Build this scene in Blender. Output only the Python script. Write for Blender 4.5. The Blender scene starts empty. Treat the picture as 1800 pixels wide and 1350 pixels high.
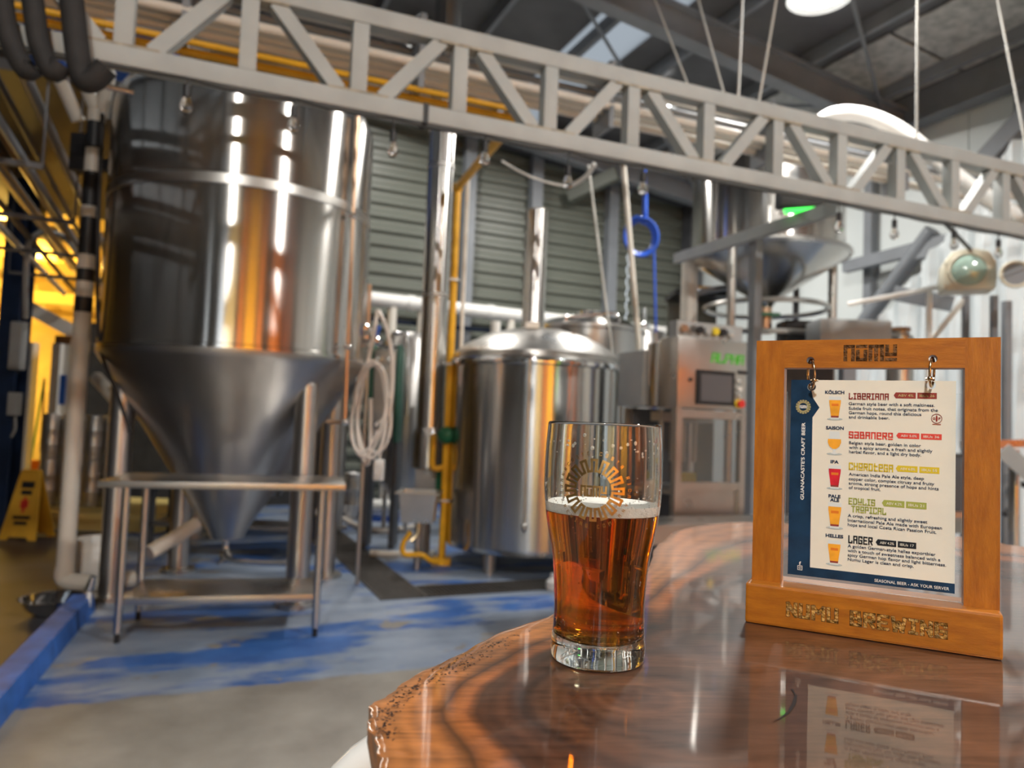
import bpy, bmesh, math, random
from math import radians, sin, cos, pi, tau
from mathutils import Vector, Matrix

rnd = random.Random(11)
S = bpy.context.scene
COL = S.collection

# ------------------------------------------------------------------ camera
IW, IH, FPX = 1800.0, 1350.0, 1300.0
TH, PITCH, ROLL, CH = radians(66), radians(3.0), radians(2.2), 1.25
CAM = Vector((0, 0, CH))
Z = Vector((0, 0, 1))
FH = Vector((cos(TH), sin(TH), 0))
RT = Vector((sin(TH), -cos(TH), 0))
FW = FH * cos(PITCH) + Z * sin(PITCH)
UPV = -FH * sin(PITCH) + Z * cos(PITCH)
R2 = RT * cos(ROLL) + UPV * sin(ROLL)
U2 = UPV * cos(ROLL) - RT * sin(ROLL)
cd = bpy.data.cameras.new('camera')
cd.sensor_width = 36.0
cd.lens = FPX / IW * 36.0
cd.clip_start = 0.02
cd.clip_end = 200
cd.dof.use_dof = True
cd.dof.focus_distance = 0.56
cd.dof.aperture_fstop = 7.0
co = bpy.data.objects.new('camera', cd)
COL.objects.link(co)
co.matrix_world = Matrix(((R2.x, U2.x, -FW.x, 0), (R2.y, U2.y, -FW.y, 0), (R2.z, U2.z, -FW.z, CH), (0, 0, 0, 1)))
S.camera = co

# ------------------------------------------------------------------ world and exposure
w = bpy.data.worlds.new('world')
S.world = w
w.use_nodes = True
wb = w.node_tree.nodes['Background']
wb.inputs[0].default_value = (0.86, 0.93, 1.0, 1)
wb.inputs[1].default_value = 2.0
S.view_settings.view_transform = 'Standard'
S.view_settings.look = 'None'
S.view_settings.gamma = 1.0
S.view_settings.use_curve_mapping = False
S.view_settings.exposure = 0.42
try:
    S.cycles.max_bounces = 14
    S.cycles.transmission_bounces = 14
    S.cycles.transparent_max_bounces = 12
    S.cycles.glossy_bounces = 5
    S.cycles.diffuse_bounces = 4
    S.cycles.sample_clamp_indirect = 6.0
    S.cycles.blur_glossy = 0.5
except Exception:
    pass


# ------------------------------------------------------------------ picking helpers (pixel -> place)
def ray(px, py):
    d = FW + R2 * ((px - IW / 2) / FPX) - U2 * ((py - IH / 2) / FPX)
    return d


def at(px, py, d):
    """point on the pixel's ray at horizontal forward distance d"""
    r = ray(px, py)
    return CAM + r * (d / r.dot(FH))


def gp(px, py, z=0.0):
    r = ray(px, py)
    return CAM + r * ((z - CH) / r.z)


def on_plane(px, py, o, n):
    r = ray(px, py)
    return CAM + r * ((o - CAM).dot(n) / r.dot(n))


def loc(f, r, z=0.0):
    """forward, right, height -> world"""
    p = FH * f + RT * r
    return Vector((p.x, p.y, z))


# ------------------------------------------------------------------ materials
MATS = {}


def mat(name, col, metal=0.0, rough=0.5, spec=0.5, noise=0.0, nscale=8.0, bump=0.0, bscale=60.0, aniso=0.0,
        emit=None, estr=0.0, trans=0.0, ior=1.45, coat=0.0, alpha=1.0, rvar=0.0, stretch=(1, 1, 1)):
    if name in MATS:
        return MATS[name]
    m = bpy.data.materials.new(name)
    m.use_nodes = True
    nt = m.node_tree
    b = nt.nodes['Principled BSDF']
    b.inputs['Base Color'].default_value = (*col, 1)
    b.inputs['Metallic'].default_value = metal
    b.inputs['Roughness'].default_value = rough
    b.inputs['IOR'].default_value = ior
    b.inputs['Specular IOR Level'].default_value = spec
    b.inputs['Transmission Weight'].default_value = trans
    b.inputs['Coat Weight'].default_value = coat
    b.inputs['Alpha'].default_value = alpha
    if emit:
        b.inputs['Emission Color'].default_value = (*emit, 1)
        b.inputs['Emission Strength'].default_value = estr
    if noise or bump or rvar:
        tc = nt.nodes.new('ShaderNodeTexCoord')
        mp = nt.nodes.new('ShaderNodeMapping')
        mp.inputs['Scale'].default_value = stretch
        nt.links.new(tc.outputs['Object'], mp.inputs[0])
    if noise:
        n = nt.nodes.new('ShaderNodeTexNoise')
        n.inputs['Scale'].default_value = nscale
        n.inputs['Detail'].default_value = 5
        nt.links.new(mp.outputs[0], n.inputs['Vector'])
        r = nt.nodes.new('ShaderNodeValToRGB')
        r.color_ramp.elements[0].position = 0.3
        r.color_ramp.elements[1].position = 0.7
        r.color_ramp.elements[0].color = (*[c * (1 - noise) for c in col], 1)
        r.color_ramp.elements[1].color = (*[min(1, c * (1 + noise)) for c in col], 1)
        nt.links.new(n.outputs['Fac'], r.inputs[0])
        nt.links.new(r.outputs[0], b.inputs['Base Color'])
    if rvar:
        n3 = nt.nodes.new('ShaderNodeTexNoise')
        n3.inputs['Scale'].default_value = nscale * 0.7
        n3.inputs['Detail'].default_value = 4
        nt.links.new(mp.outputs[0], n3.inputs['Vector'])
        mr = nt.nodes.new('ShaderNodeMapRange')
        mr.inputs[1].default_value = 0.3
        mr.inputs[2].default_value = 0.7
        mr.inputs[3].default_value = max(0.02, rough - rvar)
        mr.inputs[4].default_value = rough + rvar
        nt.links.new(n3.outputs['Fac'], mr.inputs[0])
        nt.links.new(mr.outputs[0], b.inputs['Roughness'])
    if bump:
        n2 = nt.nodes.new('ShaderNodeTexNoise')
        n2.inputs['Scale'].default_value = bscale
        n2.inputs['Detail'].default_value = 4
        nt.links.new(mp.outputs[0], n2.inputs['Vector'])
        bp = nt.nodes.new('ShaderNodeBump')
        bp.inputs['Strength'].default_value = bump
        bp.inputs['Distance'].default_value = 0.01
        nt.links.new(n2.outputs['Fac'], bp.inputs['Height'])
        nt.links.new(bp.outputs[0], b.inputs['Normal'])
    if aniso:
        b.inputs['Anisotropic'].default_value = aniso
        b.inputs['Anisotropic Rotation'].default_value = 0.25
        tg = nt.nodes.new('ShaderNodeTangent')
        tg.direction_type = 'RADIAL'
        tg.axis = 'Z'
        nt.links.new(tg.outputs[0], b.inputs['Tangent'])
    MATS[name] = m
    return m


mat('steel', (0.56, 0.54, 0.51), 1, 0.20, noise=0.05, nscale=3, rvar=0.03, aniso=0.93, stretch=(1, 1, 0.3))
mat('steel_dull', (0.50, 0.48, 0.45), 1, 0.33, noise=0.08, nscale=5, rvar=0.08)
mat('steel_soft', (0.48, 0.46, 0.44), 1, 0.34, noise=0.06, nscale=4, rvar=0.04, aniso=0.6)
mat('steel_plain', (0.60, 0.57, 0.52), 1, 0.20, noise=0.05, nscale=3, rvar=0.03)
mat('chrome', (0.72, 0.72, 0.72), 1, 0.1)
mat('truss_paint', (0.34, 0.357, 0.35), 0.0, 0.58, noise=0.08, nscale=6, bump=0.05, bscale=30)
mat('weld_stain', (0.30, 0.27, 0.21), 0.0, 0.6, noise=0.3, nscale=30)
mat('grey_beam', (0.20, 0.215, 0.235), 0, 0.45, noise=0.1, nscale=3)
mat('dark_beam', (0.07, 0.072, 0.08), 0, 0.5, noise=0.15, nscale=3)
mat('black', (0.012, 0.012, 0.014), 0, 0.45)
mat('black_rubber', (0.018, 0.017, 0.017), 0, 0.75, noise=0.25, nscale=14, bump=0.2, bscale=40)
mat('white_pvc', (0.66, 0.62, 0.55), 0, 0.38, noise=0.06, nscale=5)
mat('white_plastic', (0.78, 0.77, 0.74), 0, 0.3, noise=0.03)
mat('grey_box', (0.32, 0.33, 0.33), 0, 0.45, noise=0.06)
mat('blue_paint', (0.03, 0.12, 0.42), 0, 0.5, noise=0.35, nscale=7, bump=0.2, bscale=20)
mat('blue_column', (0.010, 0.024, 0.065), 0, 0.4, noise=0.15)
mat('blue_plastic', (0.02, 0.10, 0.45), 0, 0.35)
mat('yellow_gas', (0.72, 0.36, 0.01), 0, 0.4, noise=0.1, nscale=9)
mat('yellow_sign', (0.62, 0.35, 0.03), 0, 0.45, noise=0.08)
mat('yellow_wall', (0.80, 0.62, 0.22), 0, 0.7, noise=0.1, nscale=3)
mat('copper', (0.62, 0.42, 0.28), 1, 0.28)
mat('green', (0.01, 0.12, 0.05), 0, 0.4)
mat('green_tank', (0.015, 0.09, 0.06), 0, 0.35)
mat('cream_wall', (0.80, 0.66, 0.38), 0, 0.6, noise=0.05, nscale=4)
mat('dark_floor', (0.045, 0.044, 0.048), 0, 0.45, noise=0.35, nscale=3, bump=0.1, bscale=20)
mat('green_handle', (0.12, 0.42, 0.04), 0, 0.5)
mat('lime', (0.35, 0.85, 0.05), 0, 0.4, emit=(0.35, 0.9, 0.05), estr=0.6)
mat('green_led', (0.02, 0.8, 0.05), 0, 0.4, emit=(0.02, 0.9, 0.06), estr=2.0)
mat('green_print', (0.10, 0.62, 0.04), 0, 0.5)
mat('red', (0.6, 0.03, 0.02), 0, 0.4)
mat('orange', (0.75, 0.2, 0.02), 0, 0.4)
mat('yellow', (0.8, 0.6, 0.03), 0, 0.4)
mat('screen', (0.10, 0.095, 0.10), 0, 0.18)
mat('cream_lamp', (0.60, 0.56, 0.44), 0, 0.42, noise=0.06)
mat('lamp_glass', (0.30, 0.42, 0.36), 0, 0.12, coat=0.5)
mat('cardboard', (0.22, 0.10, 0.035), 0, 0.8, noise=0.3, nscale=25)
mat('clad', (0.125, 0.135, 0.112), 0.0, 0.42, noise=0.06, nscale=1.5)
mat('white_panel', (0.66, 0.70, 0.69), 0, 0.45, noise=0.04, nscale=1.2)
mat('sheeting', (0.60, 0.64, 0.65), 0, 0.35, noise=0.06, nscale=2)
mat('roof_sheet', (0.12, 0.12, 0.125), 0, 0.5, noise=0.25, nscale=1.5)
mat('insulation', (0.42, 0.42, 0.40), 0, 0.55, noise=0.3, nscale=9, bump=0.3, bscale=10)
mat('rope', (0.55, 0.54, 0.50), 0, 0.8)
mat('clear_hose', (0.72, 0.66, 0.60), 0, 0.3, noise=0.05)
mat('blue_hose', (0.02, 0.09, 0.50), 0, 0.35)
mat('lens_dark', (0.02, 0.02, 0.025), 0, 0.1)
mat('lamp_white', (1, 1, 1), 0, 0.5, emit=(1, 0.98, 0.94), estr=9.0)
mat('lamp_amber', (1, 0.8, 0.3), 0, 0.5, emit=(1.0, 0.72, 0.18), estr=9.0)
mat('brick_orange', (0.62, 0.17, 0.02), 0, 0.55, noise=0.2, nscale=4)
mat('ochre', (0.85, 0.42, 0.02), 0, 0.55, noise=0.1, nscale=4)
mat('dark_wall', (0.05, 0.048, 0.045), 0, 0.7, noise=0.2)
mat('keg', (0.56, 0.55, 0.54), 1, 0.42, noise=0.08, nscale=6, rvar=0.08)
mat('grate', (0.045, 0.04, 0.036), 0.0, 0.6, noise=0.3, nscale=30)
mat('gold', (0.62, 0.40, 0.15), 1, 0.32, noise=0.25, nscale=120)
mat('brass_ring', (0.55, 0.42, 0.26), 1, 0.22)
mat('foam', (0.86, 0.82, 0.76), 0, 0.75, noise=0.05, nscale=300, bump=0.3, bscale=900)
mat('paper', (0.80, 0.77, 0.66), 0, 0.28, noise=0.03, nscale=30, coat=0.35, bump=0.04, bscale=60)
mat('navy_print', (0.010, 0.038, 0.085), 0, 0.3, noise=0.35, nscale=60, coat=0.3)
mat('navy_text', (0.014, 0.035, 0.085), 0, 0.4)
mat('white_print', (0.85, 0.83, 0.78), 0, 0.4)
mat('gold_print', (0.55, 0.48, 0.22), 0, 0.4)
mat('maroon_print', (0.28, 0.045, 0.035), 0, 0.4)
mat('red_print', (0.72, 0.07, 0.05), 0, 0.4)
mat('mustard_print', (0.68, 0.52, 0.03), 0, 0.4)
mat('olive_print', (0.36, 0.40, 0.08), 0, 0.4)
mat('ink_print', (0.012, 0.016, 0.022), 0, 0.4)
mat('beer_print', (0.85, 0.38, 0.03), 0, 0.4, noise=0.15, nscale=90)
mat('red_beer_print', (0.62, 0.02, 0.035), 0, 0.4, noise=0.2, nscale=90)
mat('foam_print', (0.70, 0.74, 0.72), 0, 0.4)
mat('shade_print', (0.45, 0.52, 0.52), 0, 0.4)
mat('engraved', (0.13, 0.052, 0.008), 0, 0.6, noise=0.6, nscale=260, bump=0.6, bscale=300)
mat('engraved_gold', (0.42, 0.22, 0.045), 0, 0.45, noise=0.6, nscale=240, bump=0.6, bscale=300)
mat('clear_sheet', (0.97, 0.98, 0.98), 0, 0.03, trans=1.0, ior=1.15)
mat('bulb_glass', (0.97, 0.97, 0.97), 0, 0.02, trans=1.0, ior=1.3)
mat('guard_glass', (0.55, 0.55, 0.54), 0, 0.05, trans=0.9, ior=1.1)
mat('wire', (0.03, 0.03, 0.03), 0, 0.6)


def wood_sign_mat(name, rotz, sc):
    m = bpy.data.materials.new(name)
    m.use_nodes = True
    nt = m.node_tree
    b = nt.nodes['Principled BSDF']
    tc = nt.nodes.new('ShaderNodeTexCoord')
    rm = nt.nodes.new('ShaderNodeMapping')
    rm.inputs['Rotation'].default_value = (0, 0, -rotz)
    nt.links.new(tc.outputs['Object'], rm.inputs[0])

    def nz(scale, k, det):
        mp = nt.nodes.new('ShaderNodeMapping')
        mp.inputs['Scale'].default_value = [x * k for x in sc]
        nt.links.new(rm.outputs[0], mp.inputs[0])
        n = nt.nodes.new('ShaderNodeTexNoise')
        n.inputs['Scale'].default_value = scale
        n.inputs['Detail'].default_value = det
        n.inputs['Roughness'].default_value = 0.65
        nt.links.new(mp.outputs[0], n.inputs['Vector'])
        return n
    n = nz(1.0, 1.0, 8)
    r = nt.nodes.new('ShaderNodeValToRGB')
    e = r.color_ramp.elements
    e[0].position = 0.30
    e[0].color = (0.29, 0.084, 0.003, 1)
    e[1].position = 0.70
    e[1].color = (0.46, 0.158, 0.008, 1)
    nt.links.new(n.outputs['Fac'], r.inputs[0])
    nt.links.new(r.outputs[0], b.inputs['Base Color'])
    b.inputs['Roughness'].default_value = 0.40
    b.inputs['Coat Weight'].default_value = 0.4
    b.inputs['Coat Roughness'].default_value = 0.16
    bp = nt.nodes.new('ShaderNodeBump')
    bp.inputs['Strength'].default_value = 0.30
    bp.inputs['Distance'].default_value = 0.0007
    nt.links.new(nz(1.6, 2.0, 6).outputs['Fac'], bp.inputs['Height'])
    nt.links.new(bp.outputs[0], b.inputs['Normal'])
    nt.links.new(bp.outputs[0], b.inputs['Coat Normal'])
    MATS[name] = m


def table_mat():
    m = bpy.data.materials.new('lacquered_slab')
    m.use_nodes = True
    nt = m.node_tree
    b = nt.nodes['Principled BSDF']
    tc = nt.nodes.new('ShaderNodeTexCoord')
    at_ = nt.nodes.new('ShaderNodeAttribute')
    at_.attribute_name = 'ring'
    # large warp
    n1 = nt.nodes.new('ShaderNodeTexNoise')
    n1.inputs['Scale'].default_value = 5.5
    n1.inputs['Detail'].default_value = 4
    nt.links.new(tc.outputs['Object'], n1.inputs['Vector'])
    ma = nt.nodes.new('ShaderNodeMath')
    ma.operation = 'MULTIPLY_ADD'
    ma.inputs[1].default_value = 0.07
    nt.links.new(n1.outputs['Fac'], ma.inputs[0])
    nt.links.new(at_.outputs['Fac'], ma.inputs[2])
    # broad bands sapwood -> heartwood
    r1 = nt.nodes.new('ShaderNodeValToRGB')
    cr = r1.color_ramp
    stops = [(0.0, (0.085, 0.032, 0.012)), (0.04, (0.29, 0.110, 0.032)), (0.16, (0.33, 0.118, 0.030)), (0.24, (0.26, 0.090, 0.024)), (0.28, (0.055, 0.020, 0.009)),
             (0.315, (0.27, 0.086, 0.022)), (0.36, (0.22, 0.068, 0.019)), (0.40, (0.050, 0.019, 0.009)), (0.50, (0.075, 0.030, 0.016)), (0.56, (0.036, 0.019, 0.014)),
             (0.64, (0.085, 0.036, 0.019)), (0.76, (0.050, 0.024, 0.015)), (0.88, (0.095, 0.041, 0.022)), (1.0, (0.045, 0.021, 0.014))]
    while len(cr.elements) < len(stops):
        cr.elements.new(0.5)
    for el, (p, c) in zip(cr.elements, stops):
        el.position = p
        el.color = (*c, 1)
    nt.links.new(ma.outputs[0], r1.inputs[0])
    # fine rings
    mu = nt.nodes.new('ShaderNodeMath')
    mu.operation = 'MULTIPLY'
    mu.inputs[1].default_value = 95.0
    nt.links.new(ma.outputs[0], mu.inputs[0])
    sn = nt.nodes.new('ShaderNodeMath')
    sn.operation = 'SINE'
    nt.links.new(mu.outputs[0], sn.inputs[0])
    # fibres
    mp = nt.nodes.new('ShaderNodeMapping')
    mp.inputs['Scale'].default_value = (11, 85, 11)
    rm = nt.nodes.new('ShaderNodeMapping')
    rm.inputs['Rotation'].default_value = (0, 0, radians(20))
    nt.links.new(tc.outputs['Object'], rm.inputs[0])
    nt.links.new(rm.outputs[0], mp.inputs[0])
    n2 = nt.nodes.new('ShaderNodeTexNoise')
    n2.inputs['Scale'].default_value = 1.6
    n2.inputs['Detail'].default_value = 8
    n2.inputs['Roughness'].default_value = 0.7
    n2.inputs['Distortion'].default_value = 1.2
    nt.links.new(mp.outputs[0], n2.inputs['Vector'])
    s2 = nt.nodes.new('ShaderNodeMath')
    s2.operation = 'MULTIPLY_ADD'
    s2.inputs[1].default_value = 0.05
    nt.links.new(sn.outputs[0], s2.inputs[0])
    nt.links.new(n2.outputs['Fac'], s2.inputs[2])
    r2 = nt.nodes.new('ShaderNodeMapRange')
    r2.inputs[1].default_value = 0.25
    r2.inputs[2].default_value = 0.78
    r2.inputs[3].default_value = 0.40
    r2.inputs[4].default_value = 1.75
    nt.links.new(s2.outputs[0], r2.inputs[0])
    mx = nt.nodes.new('ShaderNodeMix')
    mx.data_type = 'RGBA'
    mx.blend_type = 'MULTIPLY'
    mx.inputs['Factor'].default_value = 1
    nt.links.new(r1.outputs[0], mx.inputs['A'])
    nt.links.new(r2.outputs[0], mx.inputs['B'])
    nt.links.new(mx.outputs['Result'], b.inputs['Base Color'])
    b.inputs['Roughness'].default_value = 0.42
    b.inputs['Coat Weight'].default_value = 0.85
    b.inputs['Coat Roughness'].default_value = 0.04
    b.inputs['Coat IOR'].default_value = 1.48
    b.inputs['Specular IOR Level'].default_value = 0.25
    n3 = nt.nodes.new('ShaderNodeTexNoise')
    n3.inputs['Scale'].default_value = 14
    n3.inputs['Detail'].default_value = 3
    nt.links.new(tc.outputs['Object'], n3.inputs['Vector'])
    bp = nt.nodes.new('ShaderNodeBump')
    bp.inputs['Strength'].default_value = 0.02
    bp.inputs['Distance'].default_value = 0.004
    nt.links.new(n3.outputs['Fac'], bp.inputs['Height'])
    nt.links.new(bp.outputs[0], b.inputs['Coat Normal'])
    MATS['slab'] = m


def glass_mats():
    m = bpy.data.materials.new('pint_glass')
    m.use_nodes = True
    nt = m.node_tree
    nt.nodes.remove(nt.nodes['Principled BSDF'])
    g = nt.nodes.new('ShaderNodeBsdfGlass')
    g.inputs['IOR'].default_value = 1.48
    g.inputs['Roughness'].default_value = 0.0
    g.inputs['Color'].default_value = (0.97, 0.985, 0.98, 1)
    nt.links.new(g.outputs[0], nt.nodes['Material Output'].inputs[0])
    MATS['glass'] = m
    m = bpy.data.materials.new('amber_beer')
    m.use_nodes = True
    nt = m.node_tree
    nt.nodes.remove(nt.nodes['Principled BSDF'])
    g = nt.nodes.new('ShaderNodeBsdfGlass')
    g.inputs['IOR'].default_value = 1.34
    g.inputs['Color'].default_value = (1, 0.93, 0.8, 1)
    nt.links.new(g.outputs[0], nt.nodes['Material Output'].inputs['Surface'])
    v = nt.nodes.new('ShaderNodeVolumeAbsorption')
    v.inputs['Color'].default_value = (0.93, 0.68, 0.06, 1)
    v.inputs['Density'].default_value = 92
    nt.links.new(v.outputs[0], nt.nodes['Material Output'].inputs['Volume'])
    MATS['beer'] = m


def floor_mat():
    m = bpy.data.materials.new('painted_concrete')
    m.use_nodes = True
    nt = m.node_tree
    b = nt.nodes['Principled BSDF']
    tc = nt.nodes.new('ShaderNodeTexCoord')
    sx = nt.nodes.new('ShaderNodeSeparateXYZ')
    nt.links.new(tc.outputs['Object'], sx.inputs[0])

    def noise(scale, detail, st=(1, 1, 1)):
        mp = nt.nodes.new('ShaderNodeMapping')
        mp.inputs['Scale'].default_value = st
        nt.links.new(tc.outputs['Object'], mp.inputs[0])
        n = nt.nodes.new('ShaderNodeTexNoise')
        n.inputs['Scale'].default_value = scale
        n.inputs['Detail'].default_value = detail
        n.inputs['Roughness'].default_value = 0.6
        nt.links.new(mp.outputs[0], n.inputs['Vector'])
        return n

    def ramp(src, stops):
        r = nt.nodes.new('ShaderNodeValToRGB')
        while len(r.color_ramp.elements) < len(stops):
            r.color_ramp.elements.new(0.5)
        for el, (p, c) in zip(r.color_ramp.elements, stops):
            el.position = p
            el.color = (*c, 1)
        nt.links.new(src, r.inputs[0])
        return r

    def mix(f, a, c):
        x = nt.nodes.new('ShaderNodeMix')
        x.data_type = 'RGBA'
        nt.links.new(f, x.inputs['Factor'])
        nt.links.new(a, x.inputs['A'])
        nt.links.new(c, x.inputs['B'])
        return x.outputs['Result']
    conc = ramp(noise(2.2, 8).outputs['Fac'], [(0.3, (0.16, 0.142, 0.12)), (0.55, (0.235, 0.215, 0.185)), (0.75, (0.31, 0.285, 0.25))])
    worn = ramp(noise(3.0, 7, (0.6, 1.4, 1)).outputs['Fac'], [(0.3, (0.13, 0.17, 0.235)), (0.5, (0.20, 0.245, 0.32)), (0.72, (0.28, 0.315, 0.38))])
    deep = ramp(noise(4.0, 5).outputs['Fac'], [(0.3, (0.018, 0.075, 0.26)), (0.7, (0.04, 0.13, 0.37))])
    pm = ramp(noise(1.5, 7, (0.45, 1.25, 1)).outputs['Fac'], [(0.50, (0, 0, 0)), (0.56, (1, 1, 1))])
    blue = mix(pm.outputs[0], worn.outputs[0], deep.outputs[0])
    chip = ramp(noise(3.2, 6, (0.6, 1.0, 1)).outputs['Fac'], [(0.61, (0, 0, 0)), (0.64, (1, 1, 1))])
    blue = mix(chip.outputs[0], blue, conc.outputs[0])
    # painted part starts beyond a straight line across the floor
    nz = noise(2.5, 5)
    ad = nt.nodes.new('ShaderNodeMath')
    ad.operation = 'MULTIPLY_ADD'
    ad.inputs[1].default_value = 0.22
    nt.links.new(nz.outputs['Fac'], ad.inputs[0])
    nt.links.new(sx.outputs['Y'], ad.inputs[2])
    st = nt.nodes.new('ShaderNodeMapRange')
    st.inputs[1].default_value = EDGE_V + 0.10
    st.inputs[2].default_value = EDGE_V + 0.13
    nt.links.new(ad.outputs[0], st.inputs[0])
    colr = mix(st.outputs[0], conc.outputs[0], blue)
    nt.links.new(colr, b.inputs['Base Color'])
    rr = nt.nodes.new('ShaderNodeMapRange')
    rr.inputs[3].default_value = 0.28
    rr.inputs[4].default_value = 0.62
    nt.links.new(noise(3.5, 5).outputs['Fac'], rr.inputs[0])
    nt.links.new(rr.outputs[0], b.inputs['Roughness'])
    bp = nt.nodes.new('ShaderNodeBump')
    bp.inputs['Strength'].default_value = 0.15
    bp.inputs['Distance'].default_value = 0.01
    nt.links.new(noise(20, 4).outputs['Fac'], bp.inputs['Height'])
    nt.links.new(bp.outputs[0], b.inputs['Normal'])
    MATS['floor'] = m


EDGE_V = gp(380, 1212).y
_d = gp(1764, 1163, CH - .160) - gp(1309, 1094, CH - .160)
SANG = math.atan2(_d.y, _d.x)
wood_sign_mat('sign_wood', SANG, (30, 160, 160))
wood_sign_mat('sign_wood_upright', SANG, (160, 160, 30))
table_mat()
glass_mats()
floor_mat()
m_ = mat('skylight', (0.9, 0.93, 0.95), 0, 0.5)
nt_ = m_.node_tree
nt_.nodes.remove(nt_.nodes['Principled BSDF'])
tl_ = nt_.nodes.new('ShaderNodeBsdfTranslucent')
tl_.inputs[0].default_value = (0.40, 0.41, 0.42, 1)
nt_.links.new(tl_.outputs[0], nt_.nodes['Material Output'].inputs[0])


# ------------------------------------------------------------------ mesh helpers
def frame_of(d):
    d = d.normalized()
    a = Vector((0, 0, 1)) if abs(d.z) < 0.9 else Vector((1, 0, 0))
    x = d.cross(a).normalized()
    return x, d.cross(x).normalized()


class B:
    def __init__(s):
        s.v = []
        s.f = []

    def box(s, c, sz, ax=None):
        """c centre, sz full sizes, ax three axis vectors"""
        c = Vector(c)
        ax = ax or (Vector((1, 0, 0)), Vector((0, 1, 0)), Vector((0, 0, 1)))
        k = len(s.v)
        for i in (-1, 1):
            for j in (-1, 1):
                for l in (-1, 1):
                    s.v.append(c + ax[0] * (i * sz[0] / 2) + ax[1] * (j * sz[1] / 2) + ax[2] * (l * sz[2] / 2))
        for q in ((0, 1, 3, 2), (4, 6, 7, 5), (0, 4, 5, 1), (2, 3, 7, 6), (0, 2, 6, 4), (1, 5, 7, 3)):
            s.f.append([k + i for i in q])
        return s

    def mm(s, a, b):
        return s.box([(a[i] + b[i]) / 2 for i in range(3)], [abs(b[i] - a[i]) for i in range(3)])

    def bar(s, p0, p1, w, h, up=None):
        p0, p1 = Vector(p0), Vector(p1)
        d = (p1 - p0)
        L = d.length
        d.normalize()
        up = Vector(up) if up else (Z if abs(d.z) < 0.95 else Vector((0, 1, 0)))
        x = d.cross(up).normalized()
        y = x.cross(d).normalized()
        return s.box((p0 + p1) / 2, (w, h, L), (x, y, d))

    def tube(s, pts, r, n=10, cap=True, closed=False):
        pts = [Vector(p) for p in pts]
        rs = r if isinstance(r, (list, tuple)) else [r] * len(pts)
        k = len(s.v)
        N = len(pts)
        prev = None
        for i, p in enumerate(pts):
            if closed:
                d = pts[(i + 1) % N] - pts[i - 1]
            else:
                d = pts[min(i + 1, N - 1)] - pts[max(i - 1, 0)]
            d.normalize()
            if prev is None:
                x, y = frame_of(d)
            else:
                x = (prev - d * prev.dot(d))
                x = x.normalized() if x.length > 1e-6 else frame_of(d)[0]
                y = d.cross(x)
            prev = x
            for j in range(n):
                a = tau * j / n
                s.v.append(p + (x * cos(a) + y * sin(a)) * rs[i])
        for i in range(N if closed else N - 1):
            i2 = (i + 1) % N
            for j in range(n):
                j2 = (j + 1) % n
                s.f.append([k + i * n + j, k + i * n + j2, k + i2 * n + j2, k + i2 * n + j])
        if cap and not closed:
            s.f.append([k + j for j in range(n)][::-1])
            s.f.append([k + (N - 1) * n + j for j in range(n)])
        return s

    def cyl(s, p0, p1, r, n=20, r2=None):
        return s.tube([p0, p1], [r, r if r2 is None else r2], n)

    def lathe(s, c, prof, n=32, cap0=False, cap1=False, closed=False, axis=None):
        """prof: (radius, height) list about +Z at c (or axis frame)"""
        c = Vector(c)
        if axis is None:
            X, Y, A = Vector((1, 0, 0)), Vector((0, 1, 0)), Z
        else:
            A = Vector(axis).normalized()
            X, Y = frame_of(A)
            Y = A.cross(X)
        k = len(s.v)
        for (r, h) in prof:
            for j in range(n):
                a = tau * j / n
                s.v.append(c + X * (r * cos(a)) + Y * (r * sin(a)) + A * h)
        M = len(prof)
        for i in range(M if closed else M - 1):
            i2 = (i + 1) % M
            for j in range(n):
                j2 = (j + 1) % n
                s.f.append([k + i * n + j, k + i * n + j2, k + i2 * n + j2, k + i2 * n + j])
        if cap0:
            s.f.append([k + j for j in range(n)][::-1])
        if cap1:
            s.f.append([k + (M - 1) * n + j for j in range(n)])
        return s

    def poly(s, pts):
        k = len(s.v)
        s.v += [Vector(p) for p in pts]
        s.f.append(list(range(k, k + len(pts))))
        return s

    def prism(s, pts, off):
        """closed outline pts extruded by vector off"""
        k = len(s.v)
        n = len(pts)
        off = Vector(off)
        s.v += [Vector(p) for p in pts] + [Vector(p) + off for p in pts]
        s.f.append([k + i for i in range(n)][::-1])
        s.f.append([k + n + i for i in range(n)])
        for i in range(n):
            j = (i + 1) % n
            s.f.append([k + i, k + j, k + n + j, k + n + i])
        return s

    def ball(s, c, r, sc=(1, 1, 1), n=10, m=6, ax=None):
        c = Vector(c)
        ax = ax or (Vector((1, 0, 0)), Vector((0, 1, 0)), Z)
        k = len(s.v)
        for i in range(1, m):
            t = pi * i / m
            for j in range(n):
                a = tau * j / n
                s.v.append(c + ax[0] * (r * sc[0] * sin(t) * cos(a)) + ax[1] * (r * sc[1] * sin(t) * sin(a)) + ax[2] * (r * sc[2] * cos(t)))
        s.v.append(c + ax[2] * (r * sc[2]))
        s.v.append(c - ax[2] * (r * sc[2]))
        tp, bt = len(s.v) - 2, len(s.v) - 1
        for i in range(m - 2):
            for j in range(n):
                j2 = (j + 1) % n
                s.f.append([k + i * n + j, k + (i + 1) * n + j, k + (i + 1) * n + j2, k + i * n + j2])
        for j in range(n):
            j2 = (j + 1) % n
            s.f.append([tp, k + j, k + j2])
            s.f.append([bt, k + (m - 2) * n + j2, k + (m - 2) * n + j])
        return s

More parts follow.
